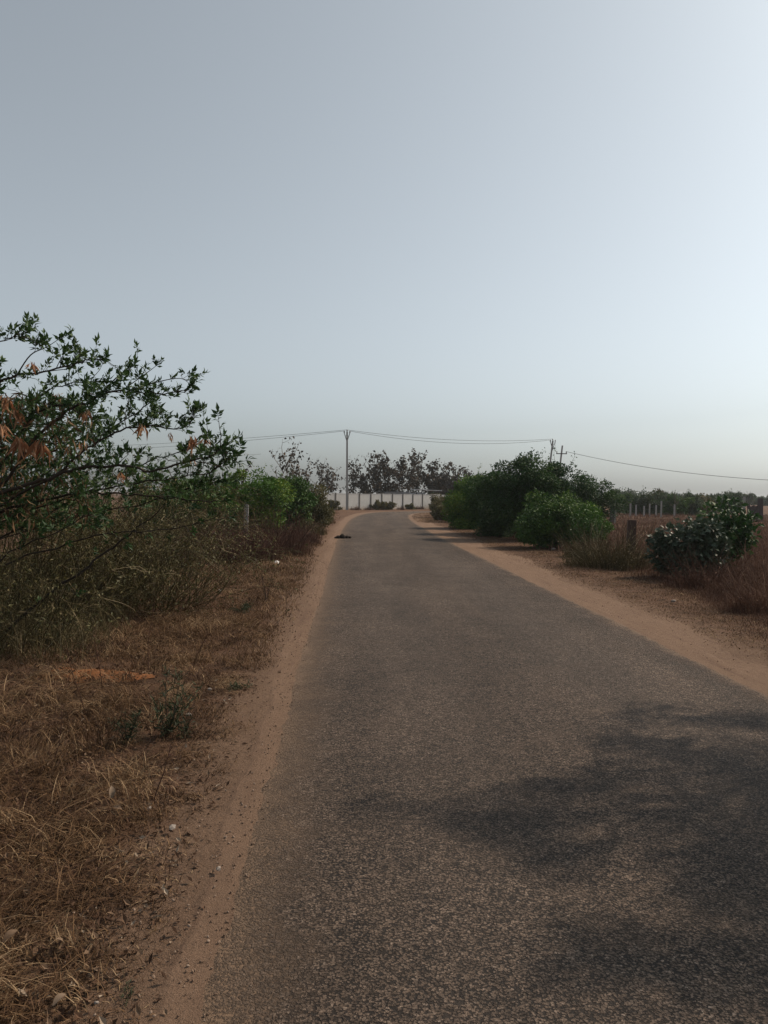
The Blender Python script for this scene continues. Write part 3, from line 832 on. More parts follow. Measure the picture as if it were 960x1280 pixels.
    for p, dens in all_l:
        seg = np.linalg.norm(np.diff(p, axis=0), axis=1).sum()
        ns = int(dens * seg * 9.8 + rng.random())
        lo = .3 if len(p) > 12 else .15
        for q in range(ns):
            u = lo + (1 - lo) * rng.random() ** .8
            k_ = u * (len(p) - 1); a = int(k_); b = min(a + 1, len(p) - 1); c = p[a] + (p[b] - p[a]) * (k_ - a)
            ax = unit(p[b] - p[max(a - 1, 0)])
            d = ax * rng.uniform(.0, .8) + np.array((rng.normal() * .45, rng.normal() * .6, rng.uniform(-.2, .9)))
            L = rng.uniform(.03, .13) if rng.random() < .85 else rng.uniform(.12, .2)
            tw = wander(c, d, L, 3, .22, .1)
            gs.tube(tw, np.linspace(.0026, .0012, 4), 3)
            P.append(tw[-1]); D.append(tw[-1] - tw[-2]); S.append(rng.uniform(.056, .094))
            if L > .1:
                P.append(tw[2]); D.append(tw[2] - tw[1] + rng.normal(size=3) * .05); S.append(rng.uniform(.045, .068))
        # terminal shoot
        P.append(p[-1]); D.append(p[-1] - p[-2]); S.append(.085)
    link('shoots', gs.mesh('shoots'), M['bark_dark'], root, kind='stuff')
    P, D, S = np.array(P), unit(np.array(D)), np.array(S)
    D = unit(D + np.array((0, 0, .25)) + rng.normal(size=D.shape) * .2)
    fans = [fan_template(n_, sp, .40, sd) for n_, sp, sd in ((5, .9, 3), (6, 1.1, 5), (4, .7, 8), (7, 1.3, 11))]
    # the 300 sprays that stand clearest (high or at the outer ends) are separate leaves
    world = P + base
    score = (world[:, 2] - 1.6) + .45 * (world[:, 0] + 3.5) - .25 * (world[:, 1] - 6.5) + rng.random(len(P)) * .25
    px = 437 + world[:, 0] / world[:, 1] * 961
    score[px < -5] = -9
    order = np.argsort(-score)
    single = order[:300]; rest = order[300:]
    ms = []
    for fi, (tv, tf) in enumerate(fans):
        for ti in (.25, .55, .8):
            me = mesh_arrays('leaf', tv, [tf], tint=np.clip(ti + rng.normal(size=len(tv)) * .05, 0, 1))
            me.materials.append(M['leaf_near']); ms.append(me)
    for i_ in single:
        o = bpy.data.objects.new('leaf', ms[rng.integers(len(ms))]); COL.objects.link(o); o.parent = root
        X, Y, Z = frames(D[i_:i_ + 1], .5)
        m = Matrix(((X[0][0], Y[0][0], Z[0][0]), (X[0][1], Y[0][1], Z[0][1]), (X[0][2], Y[0][2], Z[0][2])))
        o.rotation_euler = m.to_euler(); o.location = tuple(P[i_]); o.scale = (S[i_],) * 3
    g = Geo()
    for fi, (tv, tf) in enumerate(fans):
        k = rest[fi::4]
        X, Y, Z = frames(D[k], .5)
        g.inst(tv, tf, P[k], X, Y, Z, S[k], rng.random(len(k)) * .9)
    # denser foliage towards the stem side, behind the limbs
    n = 2600
    c = np.array([at(140 - 180 * rng.random() ** .7, rng.uniform(498, 660), rng.uniform(7.2, 9.2)) for _ in range(n)]) - base
    X, Y, Z = frames(rng.normal(size=(n, 3)) + np.array((.2, 0, .5)), .6)
    g.inst(fans[1][0], fans[1][1], c, X, Y, Z, rng.uniform(.045, .08, n), rng.random(n) * .9)
    link('foliage', g.mesh('foliage'), M['leaf_near'], root, kind='stuff')
    # withered leaves caught among the inner branches
    g = Geo(); n = 1300
    c = np.array([at(115 - 160 * rng.random() ** .8, rng.uniform(490, 650), rng.uniform(6.8, 8.6)) for _ in range(n)]) - base
    d = rng.normal(size=(n, 3)) * .6; d[:, 2] -= .9
    X, Y, Z = frames(d)
    g.inst(NARROW[0], NARROW[1], c, X, Y, Z, rng.uniform(.05, .14, n), rng.random(n))
    link('withered_leaves', g.mesh('withered_leaves'), M['straw'], root, kind='stuff')
    # bunches of dead leaves hanging in the branches
    for (px_, py_, Y_, n_, L_) in ((24, 556, 6.8, 22, .15), (50, 560, 6.75, 18, .16), (8, 505, 6.9, 14, .12), (4, 540, 6.7, 16, .11), (106, 522, 6.8, 10, .10),
                                   (40, 462, 6.7, 9, .09), (178, 540, 6.6, 10, .09), (240, 556, 6.4, 12, .10), (256, 555, 6.4, 7, .09), (212, 548, 6.6, 6, .07), (105, 560, 6.8, 8, .09), (150, 600, 7, 9, .09), (242, 583, 6.5, 5, .06), (20, 520, 7.2, 12, .14), (70, 500, 7.2, 8, .10)):
        g = Geo(); c = at(px_, py_ - 8, Y_) - base
        d = rng.normal(size=(n_, 3)) * .55; d[:, 2] = -1.3
        X, Y, Z = frames(d)
        nv, nf = leaf_template(.20, .08, .25)
        g.inst(nv, nf, c + rng.normal(size=(n_, 3)) * .014, X, Y, Z, 1.35 * L_ * rng.uniform(.5, 1.1, n_), .25 + .75 * rng.random(n_))
        link('dead_leaf_bunch', g.mesh('dead_leaf_bunch'), M['dead_leaf'], root)
    return root
reseed(11)
near_tree()
reseed(12)

# tangled thin-stemmed shrubs below and behind the near tree
def tangle(label, base, rx, ry, h, n, leaves, tint=(.0, 1.0), side=.6):
    root = thing('twiggy_shrub', label, 'shrub', (base[0], base[1], 0), group='half-dry shrubs under the spreading tree')
    z_b = float(gz(base[0], base[1])) - .03
    g = Geo(); gl = Geo(); LP, LD = [], []
    for q in range(n):
        a = rng.uniform(0, 6.283); r_ = math.sqrt(rng.random()) * .8
        p0 = np.array((math.cos(a) * r_ * rx, math.sin(a) * r_ * ry, z_b))
        a2 = a + rng.normal() * 1.1
        out = np.array((math.cos(a2) * rx + side * rng.uniform(.2, 1) * rx, math.sin(a2) * ry, 0)) * rng.uniform(.2, .8)
        hh = h * rng.uniform(.45, 1.08)
        sw = np.array((rng.normal() * .3 * rx, rng.normal() * .2 * ry, 0))
        p = smooth_path([p0, p0 + out * .5 + sw * .6 + (0, 0, hh * rng.uniform(.25, .5)), p0 + out * 1.0 + sw + (0, 0, hh * rng.uniform(.7, 1.0)), p0 + out * 1.4 + sw * 1.6 + (0, 0, hh * rng.uniform(.55, 1.05))] + rng.normal(size=(4, 3)) * .06, 4)
        ti = rng.beta(1.6, 2.2) * (tint[1] - tint[0]) + tint[0]
        g.tube(p, np.linspace(.0050, .0016, len(p)), 3, ti)
        for b in range(7):
            k_ = rng.integers(1, len(p) - 1)
            tw = wander(p[k_], unit(p[k_] - p[k_ - 1]) + rng.normal(size=3) * .6, rng.uniform(.12, .4), 4, .25, -.05)
            g.tube(tw, np.linspace(.003, .0012, 5), 3, np.clip(ti + rng.normal() * .2, 0, 1))
            LP += [tw[2], tw[3], tw[4]]; LD += [tw[2] - tw[1]] * 3
        LP += list(p[1:]); LD += list(np.diff(p, axis=0))
    link('stalks', g.mesh('stalks'), M['olive_stalk'], root, kind='stuff')
    LP, LD = np.array(LP), np.array(LD)
    k = rng.integers(0, len(LP), leaves)
    X, Y, Z = frames(unit(LD[k]) + rng.normal(size=(leaves, 3)) * .8, .5)
    gl.inst(LEAF[0], LEAF[1], LP[k] + rng.normal(size=(leaves, 3)) * .02, X, Y, Z, rng.uniform(.02, .055, leaves), rng.random(leaves))
    link('leaves', gl.mesh('leaves'), M['leaf_olive'], root, kind='stuff')
    return root
tangle('half-dry olive shrub with drooping twigs under the tips of the spreading tree', (-2.75, 10.4), .95, .8, 1.25, 190, 5200)
tangle('tall olive shrub with pale dead twigs at the left edge below the tree', (-4.1, 9.3), 1.2, .9, 1.75, 210, 7000)
tangle('thin arching shrub at the left edge beside the orange soil heap', (-3.25, 7.6), .55, .5, 1.0, 80, 1500)
tangle('olive shrub filling the gap behind the spreading tree', (-5.2, 12.0), 1.6, 1.0, 2.3, 220, 9000)
tangle('pale dry-twigged shrub between the spreading tree and the dark brown brush', (-3.7, 13.2), 1.2, 1.0, 1.75, 180, 5500)

reseed(13)
# ------------------------------------------------------------------ left roadside, farther away
GB = 'dark dry brush on the left verge'
brush('dry_brush', 'nearest clump of dark red-brown dry brush on the left verge', 'dry bush', (-3.1, 18.0), 1.3, .9, 1.28, 3600, 'brush', .55, GB, (.006, .013), 70, leaves=1200, lsize=.05)
brush('dry_brush', 'dark red-brown dry brush nearest the road on the left verge', 'dry bush', (-2.05, 20.0), .95, 1.0, 1.25, 3400, 'brush', .5, GB, (.006, .014), 70, leaves=1200, lsize=.05)
brush('dry_brush', 'dry brown brush in front of the left green bushes, by the white post', 'dry bush', (-3.9, 21.0), 1.2, .8, 1.15, 2600, 'brush', .5, GB, (.007, .015), 60, leaves=1200, lsize=.05)
brush('dry_brush', 'dry brown brush hiding the foot of the pale stone post', 'dry bush', (-2.95, 22.5), .8, .6, .98, 1900, 'brush', .5, GB, (.007, .014), 45, leaves=900, lsize=.05)
brush('dry_brush', 'narrow dry brown brush at the foot of the left green bushes', 'dry bush', (-2.0, 24.0), .9, 1.1, 1.05, 2400, 'brush', .45, GB, (.008, .016), 50, leaves=1200, lsize=.06)
brush('dry_brush', 'farthest dry tawny brush on the left where the bushes end', 'dry bush', (-1.6, 30.0), .6, 1.6, .8, 1800, 'olive_stalk', .4, GB, (.010, .018), 40, leaves=700, lsize=.07)
brush('dry_brush', 'low tawny grass clump between the left bushes and the power pole', 'dry grass', (-1.5, 42.0), .7, 3.5, .55, 1600, 'straw', .6, GB, (.012, .024), 10)
brush('dry_brush', 'small brown dry bush at the left edge of the verge past the twiggy shrubs', 'dry bush', (-4.3, 16.5), 1.1, .9, 1.2, 2600, 'brush', .6, GB, (.006, .012), 50, leaves=900, lsize=.05)

shrub('green_bush', 'mid-green bush left of the white stone post behind the dry brush', 'bush', (-4.7, 24.0), 1.1, .9, 2.05, 6500, LEAF, .09, 'leaf_green', nclump=30, group='green bushes on the left', sprouts=10)
shrub('green_bush', 'bright yellow-green leafy bush in the middle of the left hedge', 'bush', (-3.0, 27.5), .95, .9, 2.25, 7000, LEAF, .085, 'leaf_bright', nclump=30, group='green bushes on the left', sprouts=14)
shrub('green_bush', 'rounded green bush second from the road end of the left hedge', 'bush', (-2.35, 31.0), .85, .9, 2.4, 7000, LEAF, .09, 'leaf_green', nclump=28, group='green bushes on the left', sprouts=14)
shrub('green_bush', 'olive-brown half-dry bush at the road end of the left hedge', 'bush', (-1.55, 33.0), .8, .9, 2.05, 6500, LEAF, .08, 'leaf_olive', nclump=26, group='green bushes on the left', sprouts=14)
shrub('green_bush', 'tall green shoot bush sticking up above the left hedge', 'bush', (-4.2, 31.0), .8, .8, 2.75, 3500, LEAF, .10, 'leaf_bright', nclump=20, group='green bushes on the left', sprouts=10)
shrub('green_bush', 'dark green bush at the back of the left hedge', 'bush', (-6.4, 28.0), 1.6, 1.1, 2.3, 7000, LEAF, .09, 'leaf_green', nclump=34, group='green bushes on the left', sprouts=10)

def teak(name, label, x, y, h, spread, n_leaf, size, group, mat='leaf_teak', stems=1, low=0.35, bark='bark_grey', dense=0, nb=9):
    """slender large-leaved tree: upright limbs carrying drooping leaf clumps"""
    root = thing(name, label, 'tree', (x, y, 0), group=group)
    gt = Geo(); paths = []
    for s_ in range(stems):
        d = np.array((rng.normal() * .12, rng.normal() * .12, 1))
        tr = wander((rng.normal() * .12 * (stems > 1), 0, -.1), d, h * rng.uniform(.85, 1.0), 9, .07, .03)
        gt.tube(tr, np.linspace(.012 * h + .012, .008, 10), 6)
        paths.append((tr[4:], .5))
    # limbs: separate meshes so that each branch can be told apart
    gb = Geo()
    tr0 = tr
    for b in range(nb):
        k_ = rng.integers(3, 8)
        a = rng.uniform(0, 6.283)
        L = spread * rng.uniform(.5, 1.1)
        p = wander(tr0[k_], (math.cos(a), math.sin(a), rng.uniform(.5, 1.6)), L * 1.3, 6, .16, .12)
        gt.tube(p, np.linspace(.006 * h, .006, 7), 4)
        paths.append((p[1:], 1))
        for c in range(2):
            q = wander(p[rng.integers(2, 6)], rng.normal(size=3) + np.array((0, 0, 1.0)), L * .55, 4, .2, .1)
            gt.tube(q, np.linspace(.003 * h, .004, 5), 3)
            paths.append((q[1:], 1))
    link('trunk', gt.mesh('trunk', True), M[bark], root)
    pts = np.concatenate([p for p, _ in paths])
    pts = pts[pts[:, 2] > h * low]
    g = Geo()
    k = rng.integers(0, len(pts), n_leaf)
    d = rng.normal(size=(n_leaf, 3)); d[:, 2] -= .55
    X, Y, Z = frames(d, .3)
    n_leaf = n_leaf
    g.inst(BROAD[0], BROAD[1], pts[k] + rng.normal(size=(n_leaf, 3)) * .06 * spread, X, Y, Z, size * rng.uniform(.45, 1.25, n_leaf), rng.random(n_leaf))
    if dense:
        K = 14
        C = np.stack([rng.normal(size=K) * spread * .55, rng.normal(size=K) * spread * .4, rng.uniform(.12, .62, K) * h], -1)
        crown_leaves(g, C, np.full(K, .32 * spread), dense, BROAD, size * .85)
    link('crown', g.mesh('crown'), M[mat], root, kind='stuff')
    return root

reseed(14)
GS = 'thin saplings behind the left hedge'
teak('sapling', 'tall thin sapling with sparse grey leaves behind the left hedge', -4.6, 44, 4.6, 1.3, 130, .22, GS, nb=8, low=.35, bark='bark_pale')
teak('sapling', 'bushier sapling with hanging leaves right of the tall thin one', -2.9, 47, 4.1, 1.5, 230, .24, GS, nb=9, low=.35, bark='bark_pale')
teak('sapling', 'low brown-leaved sapling at the back of the left hedge', -2.1, 41, 3.0, 1.2, 240, .18, GS, nb=9, low=.3)
teak('sapling', 'small sapling leaning behind the bright bush of the left hedge', -6.0, 42, 3.4, 1.2, 120, .2, GS, nb=7, low=.3, bark='bark_pale')

# white stone post standing among the left bushes
def stone_post(label, x, y, h, wd, mat, lean=(0, 0), group=None, name='stone_post'):
    g = Geo(); g.box((0, 0, -.2), (wd, wd * .8, h + .2), rng.uniform(-.3, .3), .92, lean=lean)
    o = link(name, g.mesh(name), M[mat], loc=(x, y, 0))
    return tag(o, label, 'post', group)
c = on_ground(308, 680)
stone_post('pale stone post half hidden between the left bushes and the dry brush', at(307, 640, 24.3)[0], 24.3, 1.24, .14, 'stone_post', (.03, 0))

# ------------------------------------------------------------------ right roadside
reseed(15)
GR = 'green bushes on the right'
shrub('green_bush', 'tallest dark green bush of the right-hand clump', 'bush', (6.45, 28.0), 1.65, 1.3, 3.1, 15000, LEAF, .085, 'leaf_deep', nclump=48, group=GR, sprouts=16, stems=6, z0=.32)
shrub('green_bush', 'rounded front bush with yellow-green top in the right-hand clump', 'bush', (6.5, 23.6), 1.25, 1.0, 1.72, 11000, LEAF, .075, 'leaf_green', nclump=44, group=GR, sprouts=8, stems=6, z0=.05)
shrub('green_bush', 'yellow-green leafy bush at the right foot of the right-hand clump', 'bush', (7.5, 24.4), .75, .7, 1.35, 5000, LEAF, .075, 'leaf_bright', nclump=24, group=GR, sprouts=8)
shrub('green_bush', 'bright green bush at the road bend, left end of the right-hand clump', 'bush', (5.85, 37.0), 1.05, 1.3, 2.75, 9500, LEAF, .09, 'leaf_bright', nclump=44, group=GR, sprouts=14, z0=.04)
shrub('green_bush', 'mid-green bush between the tallest bush and the bend', 'bush', (6.0, 32.0), 1.1, 1.1, 2.65, 8500, LEAF, .09, 'leaf_green', nclump=38, group=GR, sprouts=12)
shrub('green_bush', 'feathery dark green bush at the back right of the right-hand clump', 'bush', (10.3, 34.0), 1.7, 1.2, 2.6, 12000, LEAF, .08, 'leaf_deep', nclump=50, group=GR, sprouts=20)
shrub('green_bush', 'low dark bush filling the foot of the right-hand clump', 'bush', (5.9, 30.0), .8, 1.0, 1.5, 5000, LEAF, .085, 'leaf_deep', nclump=26, group=GR, z0=.05)
shrub('green_bush', 'small bush with a long leafy shoot behind the tallest bush', 'bush', (8.0, 30.5), .8, .8, 2.75, 3200, LEAF, .09, 'leaf_deep', nclump=18, group=GR, sprouts=8)
shrub('olive_shrub', 'pale olive shrub by the inside of the road bend', 'bush', (6.7, 54.0), 1.0, 1.2, 1.7, 4200, LEAF, .10, 'leaf_olive', nclump=26, sprouts=8)
shrub('olive_shrub', 'dark brownish shrub low on the inside of the bend before the wall', 'bush', (6.3, 49.0), 1.0, 1.5, 1.1, 3200, LEAF, .10, 'leaf_olive', nclump=22, sprouts=6, z0=.05)
shrub('green_bush', 'tall narrow dark bush behind the bright bush at the bend', 'bush', (7.3, 46.0), .9, .9, 3.25, 4500, LEAF, .12, 'leaf_teak', nclump=26, group=GR, sprouts=10)

GD = 'dry shrubs by the right shoulder'
brush('dry_shrub', 'wide olive-brown dry shrub right of the green bush clump', 'dry bush', (6.0, 17.3), 1.1, .8, 1.05, 2600, 'olive_stalk', .6, GD, (.005, .010), 120, leaves=2600, lsize=.045)
brush('dry_shrub', 'small dry tussock between the olive dry shrub and the clump', 'dry grass', (6.3, 20.3), .8, .7, .8, 1500, 'olive_stalk', .6, GD, (.006, .011), 50, leaves=900, lsize=.05)
brush('dry_shrub', 'dry red-brown shrub in front of the grey-leaved shrub', 'dry bush', (6.35, 13.5), .7, .5, .75, 1500, 'brush', .7, GD, (.004, .009), 70, leaves=700, lsize=.045)
brush('dry_shrub', 'tall red-brown dry brush at the right edge', 'dry bush', (6.9, 12.2), 1.0, .7, .85, 2600, 'field_grass', .6, GD, (.004, .009), 110, leaves=900, lsize=.045)
brush('dry_shrub', 'near dry brush at the right edge of the shoulder', 'dry bush', (6.0, 10.8), .7, .6, .7, 1700, 'field_grass', .6, GD, (.004, .008), 70, leaves=500, lsize=.04)
shrub('grey_shrub', 'grey-green broad-leaved shrub right of the short dark post', 'bush', (6.75, 15.0), .62, .5, 1.28, 2300, BROAD, .088, 'leaf_grey', nclump=26, stems=6, z0=.08, clump_r=.36)
shrub('grey_shrub', 'taller dark broad-leaved shrub behind the grey-green one', 'bush', (7.75, 15.6), .50, .5, 1.72, 1700, BROAD, .092, 'leaf_deep', nclump=20, stems=5, z0=.3, clump_r=.38)

# posts of the field fence
stone_post('short dark stone stump in the brown field right of the dry shrub', 7.25, 19.5, 1.02, .22, 'wood_post', (.02, .0))
c = at(768, 644, 40)
stone_post('tall dark fence post at the right end of the green clump', at(765, 640, 44)[0], 44, 1.75, .22, 'stone_post_dark')
stone_post('thin pale fence post touching the tall dark one', at(771, 640, 44)[0], 44.3, 1.72, .10, 'stone_post')
GF = 'pale posts of the field fence'
for px_, Y_, h_, lab in ((788, 62, 1.1, 'first pale thin field fence post right of the tall dark post'), (795, 63, 1.0, 'second pale thin field fence post right of the tall dark post'),
                   (805, 63, .9, 'third pale thin field fence post right of the tall dark post'), (812, 64, 1.1, 'fourth pale thin field fence post right of the tall dark post'),
                   (820, 63, 1.0, 'fifth pale thin field fence post right of the tall dark post'), (826.5, 60, 1.35, 'tallest whitest field fence post left of the grey-leaved shrub'),
                   (843, 61, 1.1, 'thin field fence post seen above the grey-leaved shrub')):
    stone_post(lab, at(px_, 640, Y_)[0], Y_, h_, .12, 'stone_post', group=GF)
stone_post('pale post in front of the dark gate at the right edge', at(930, 640, 50)[0], 50, 1.75, .14, 'stone_post')

# bushes beyond the field
reseed(16)
GH = 'bushes along the far side of the field'
far = [(772, 76, 1.6, 2.3), (789, 72, 1.3, 2.15), (806, 70, 1.4, 2.2), (818, 74, 1.2, 2.3), (832, 72, 1.3, 2.0), (846, 69, 1.4, 2.15), (861, 70, 1.2, 2.1), (872, 74, 1.3, 2.0), (886, 80, 1.6, 1.9), (902, 84, 1.6, 2.0), (916, 78, 1.4, 2.2)]
words_f = ['first', 'second', 'third', 'fourth', 'fifth', 'sixth', 'seventh', 'eighth', 'ninth', 'tenth', 'last']
for q, (px_, Y_, r_, h_) in enumerate(far):
    shrub('field_bush', words_f[q] + ' bush from the left in the row beyond the brown field', 'bush', (at(px_, 640, Y_)[0], Y_), r_, 1.1, h_ * rng.uniform(.95, 1.08), 2000, LEAF, .16,
          ['leaf_far', 'leaf_green', 'leaf_far', 'leaf_olive'][q % 4], nclump=20, stems=3, group=GH, sprouts=6)
GT = 'distant trees on the skyline'
for q, (px_, Y_, r_, h_) in enumerate([(780, 190, 5, 3.4), (845, 210, 6, 3.2), (905, 170, 5, 2.6), (926, 160, 4.5, 2.8), (945, 200, 6, 2.0), (968, 180, 6, 2.2), (560, 160, 5, 5.0), (760, 230, 8, 4.0)]):
    shrub('distant_tree', ['hazy low tree above the field fence posts', 'hazy tree line piece above the grey-leaved shrub', 'bluish distant tree left of the dark gate', 'bluish distant tree touching the dark gate', 'faint distant tree right of the dark gate',
          'faint distant tree at the right edge of the picture', 'distant tree showing over the right end of the white wall', 'distant tree behind the feathery bush'][q], 'tree', (at(px_, 640, Y_)[0], Y_), r_, 2.5, h_, 1300, LEAF, .5, 'leaf_far', nclump=20, stems=3, group=GT)
teak('bare_shrub', 'leafless twiggy shrub behind the grey-leaved shrub', at(845, 640, 66)[0], 66, 2.6, .9, 15, .08, None, nb=12, low=.6)
teak('bare_shrub', 'leafless forked sapling above the dark gate at the right edge', at(944, 640, 53)[0], 53, 2.75, .7, 6, .08, None, nb=7, low=.7)

# dark gate at the right edge: two pillars and upright boards
gx0 = at(934, 640, 52)[0]
gate = thing('field_gate', 'dark brown board gate with a tall pillar at the right edge of the field', 'gate', (gx0, 52, 0))
for q in range(7):
    g = Geo(); g.box((.05 + q * .105, 0, -.05), (.095, .03, 1.18 + .05 * math.sin(q * 2.1)), 0, .98); link('board', g.mesh('board'), M['gate_paint'], gate)
g = Geo(); g.box((.93, .02, -.2), (.30, .28, 1.85), 0, .86); link('pillar', g.mesh('pillar'), M['gate_paint'], gate)
g = Geo(); g.box((.36, .035, .35), (.75, .03, .07)); link('rail', g.mesh('rail'), M['gate_paint'], gate)
g = Geo(); g.box((.36, .035, .95), (.75, .03, .07)); link('rail', g.mesh('rail'), M['gate_paint'], gate)

# tree out of the picture on the right whose shade falls across the road
def shade_tree():
    reseed(21)
    base = np.array((5.7, 6.0, 0.0))
    root = thing('roadside_tree', 'roadside tree just outside the right edge shading the road', 'tree', base)
    # crown clumps stand towards the sun from the patches of shade on the road
    patches = [(770, 1000, 902, 1050, 42), (630, 780, 955, 1010, 10), (560, 700, 1022, 1042, 7), (770, 1000, 885, 903, 10), (870, 1000, 1070, 1160, 15),
               (700, 860, 1165, 1235, 7), (880, 1000, 1190, 1250, 7), (650, 800, 1058, 1080, 5), (450, 600, 1006, 1018, 3)]
    C = []
    for x0, x1, y0, y1, n in patches:
        for _ in range(n):
            gp = on_ground(rng.uniform(x0, x1), rng.uniform(y0, y1))
            for h in sorted(rng.uniform(2.5, 4.3, 6)):
                c = gp + np.array((SUN_DIR.x, SUN_DIR.y, SUN_DIR.z)) * h / SUN_DIR.z
                if c[0] > .72 * c[1]: break
            C.append(c - base)
    C = np.array(C)
    g = Geo(); tr = smooth_path([(0, 0, -.1), (.03, -.05, 1.0), (-.12, -.2, 2.0), (-.2, -.3, 2.9)], 4)
    g.tube(tr, np.linspace(.12, .05, len(tr)), 8)
    for c in C[::3]:
        k_ = rng.integers(6, len(tr))
        g.tube(smooth_path([tr[k_], (tr[k_] + c) / 2 + np.array((0, 0, .12)), c], 4), np.linspace(.022, .005, 9), 4)
    link('trunk', g.mesh('trunk', True), M['bark_dark'], root)
    gl = Geo()
    crown_leaves(gl, C, rng.uniform(.12, .22, len(C)), 46 * len(C), LEAF, .085)
    link('crown', gl.mesh('crown'), M['leaf_deep'], root, kind='stuff')
    reseed(22)
shade_tree()

# ------------------------------------------------------------------ compound wall behind the bend
W0, W1 = np.array((-1.4, 74.6)), np.array((10.3, 86.6))
wd = (W1 - W0) / 10.0
wl = np.hypot(*wd); wa = math.atan2(wd[1], wd[0])
wall = thing('compound_wall', 'long dirty-white compound wall with dark posts behind the road bend', 'wall', (W0[0], W0[1], 0), wa)
pm = {}
def wall_piece(key, make):
    if key not in pm:
        g = Geo(); make(g); pm[key] = g.mesh(key)
    return pm[key]
for q in range(-8, 16):
    hv = 1.66 + .03 * math.sin(q * 1.7)
    me = wall_piece('wall_panel', lambda g: g.box((wl / 2, 0, -.1), (wl - .12, .07, 1.72)))
    o = link('panel', me, M['whitewash'], wall, loc=(q * wl, 0, -.02 + .02 * math.sin(q * 2.3)))
    o.rotation_euler[1] = .006 * math.sin(q * 3.1)
    me = wall_piece('wall_coping', lambda g: g.box((wl / 2, 0, 0), (wl - .14, .11, .05)))
    link('coping', me, M['whitewash'], wall, loc=(q * wl, 0, 1.605 + .02 * math.sin(q * 2.3)))
    me = wall_piece('wall_post', lambda g: g.box((0, -.012, -.2), (.15, .13, 1.9)))
    o = link('post', me, M['wall_post'], wall, loc=(q * wl, 0, .0 + .04 * math.sin(q * 5.1)))
# weeds at the foot of the wall
for q, (u, r_, h_) in enumerate([(1.2, .5, .6), (3.2, .9, 1.0), (4.0, .8, 1.1), (5.3, .35, .55), (6.3, .7, .6), (7.1, .6, .8), (8.6, .6, .9), (9.6, .9, 1.3), (11, 1.0, 1.4), (-.6, .8, 1.0), (2.4, .5, .5)]):
    b = W0 + wd * u - np.array((-math.sin(wa), math.cos(wa))) * .75
    lab = ['small weed left of the tall weeds at the foot of the white wall', 'left half of the tall weeds against the white wall', 'right half of the tall weeds against the white wall', 'small dark weed by the fifth wall post',
           'dry weed low on the white wall under the shed roof', 'brown weed at the foot of the wall left of the shed eave', 'weed at the foot of the wall below the shed eave', 'taller dark weed at the right end of the visible wall',
           'weed thicket where the bushes hide the wall', 'weed beside the power pole foot', 'low weed between the power pole and the tall weeds'][q]
    if q in (0, 3, 5, 10):
        brush('dry_weed', lab, 'weed', b, r_, .4, h_, 260, 'brush', .5, 'weeds along the wall', (.015, .03), 14, leaves=200, lsize=.1)
    else:
        shrub('wall_weed', lab, 'weed', b, r_, .4, h_, 700, LEAF, .13, 'leaf_olive', nclump=14, stems=3, group='weeds along the wall', z0=.05)

# shed behind the wall: grey wall and pale sheet roof
sx = at(522, 640, 92)[0]
shed = thing('shed', 'low grey shed with pale sheet roof showing above the white wall', 'building', (sx, 92, 0), .12)
g = Geo(); g.box((-1.6, 0, -.1), (4.4, 2.6, 1.95)); link('wall', g.mesh('shed_wall'), M['shed_wall'], shed)
rf = Geo(); rf.box((.9, -.1, 2.18), (3.2, 3.2, .07), 0); rfo = link('roof', rf.mesh('roof'), M['roof_sheet'], shed); rfo.rotation_euler = (0, R(2), 0)
g = Geo(); g.box((-2.6, -.05, 1.86), (2.6, 2.9, .06)); link('roof', g.mesh('roof_low'), M['shed_wall'], shed)
for xx_ in (-.5, .9, 2.3):
    g = Geo(); g.box((xx_, -1.55, -.1), (.1, .1, 2.25)); link('post', g.mesh('shed_post'), M['iron'], shed)

# trees behind the wall
reseed(17)
GW = 'large-leaved trees behind the wall'
tw = [(404, 96, 5.3, 1.9, 130, 0), (420, 92, 5.0, 1.7, 170, 0), (438, 95, 5.6, 1.6, 190, 150), (455, 94, 5.9, 1.6, 190, 900), (470, 97, 6.4, 1.6, 260, 500), (484, 95, 6.7, 1.7, 260, 950),
      (497, 98, 7.0, 1.6, 280, 600), (510, 96, 7.4, 1.7, 300, 250), (524, 99, 6.6, 1.7, 290, 500), (537, 97, 6.1, 1.6, 280, 650), (551, 99, 6.0, 1.7, 260, 600), (563, 97, 5.6, 1.5, 240, 700), (573, 100, 6.0, 1.5, 240, 500)]
ords = ['first', 'second', 'third', 'fourth', 'fifth', 'sixth', 'seventh', 'eighth', 'ninth', 'tenth', 'eleventh', 'twelfth', 'last']
for q, (px_, Y_, h_, sp_, n_, de) in enumerate(tw):
    extra = {0: ', thin and see-through', 3: ', dark at its foot', 7: ', the tallest', 12: ', partly behind the bright bush'}.get(q, '')
    teak('tree', ords[q] + ' large-leaved tree from the left behind the white wall' + extra, at(px_, 640, Y_)[0], Y_, h_ * 1.06, sp_, int(n_ * 1.5), .38, GW, dense=int(de * 1.0) + 60, nb=14, low=.28)

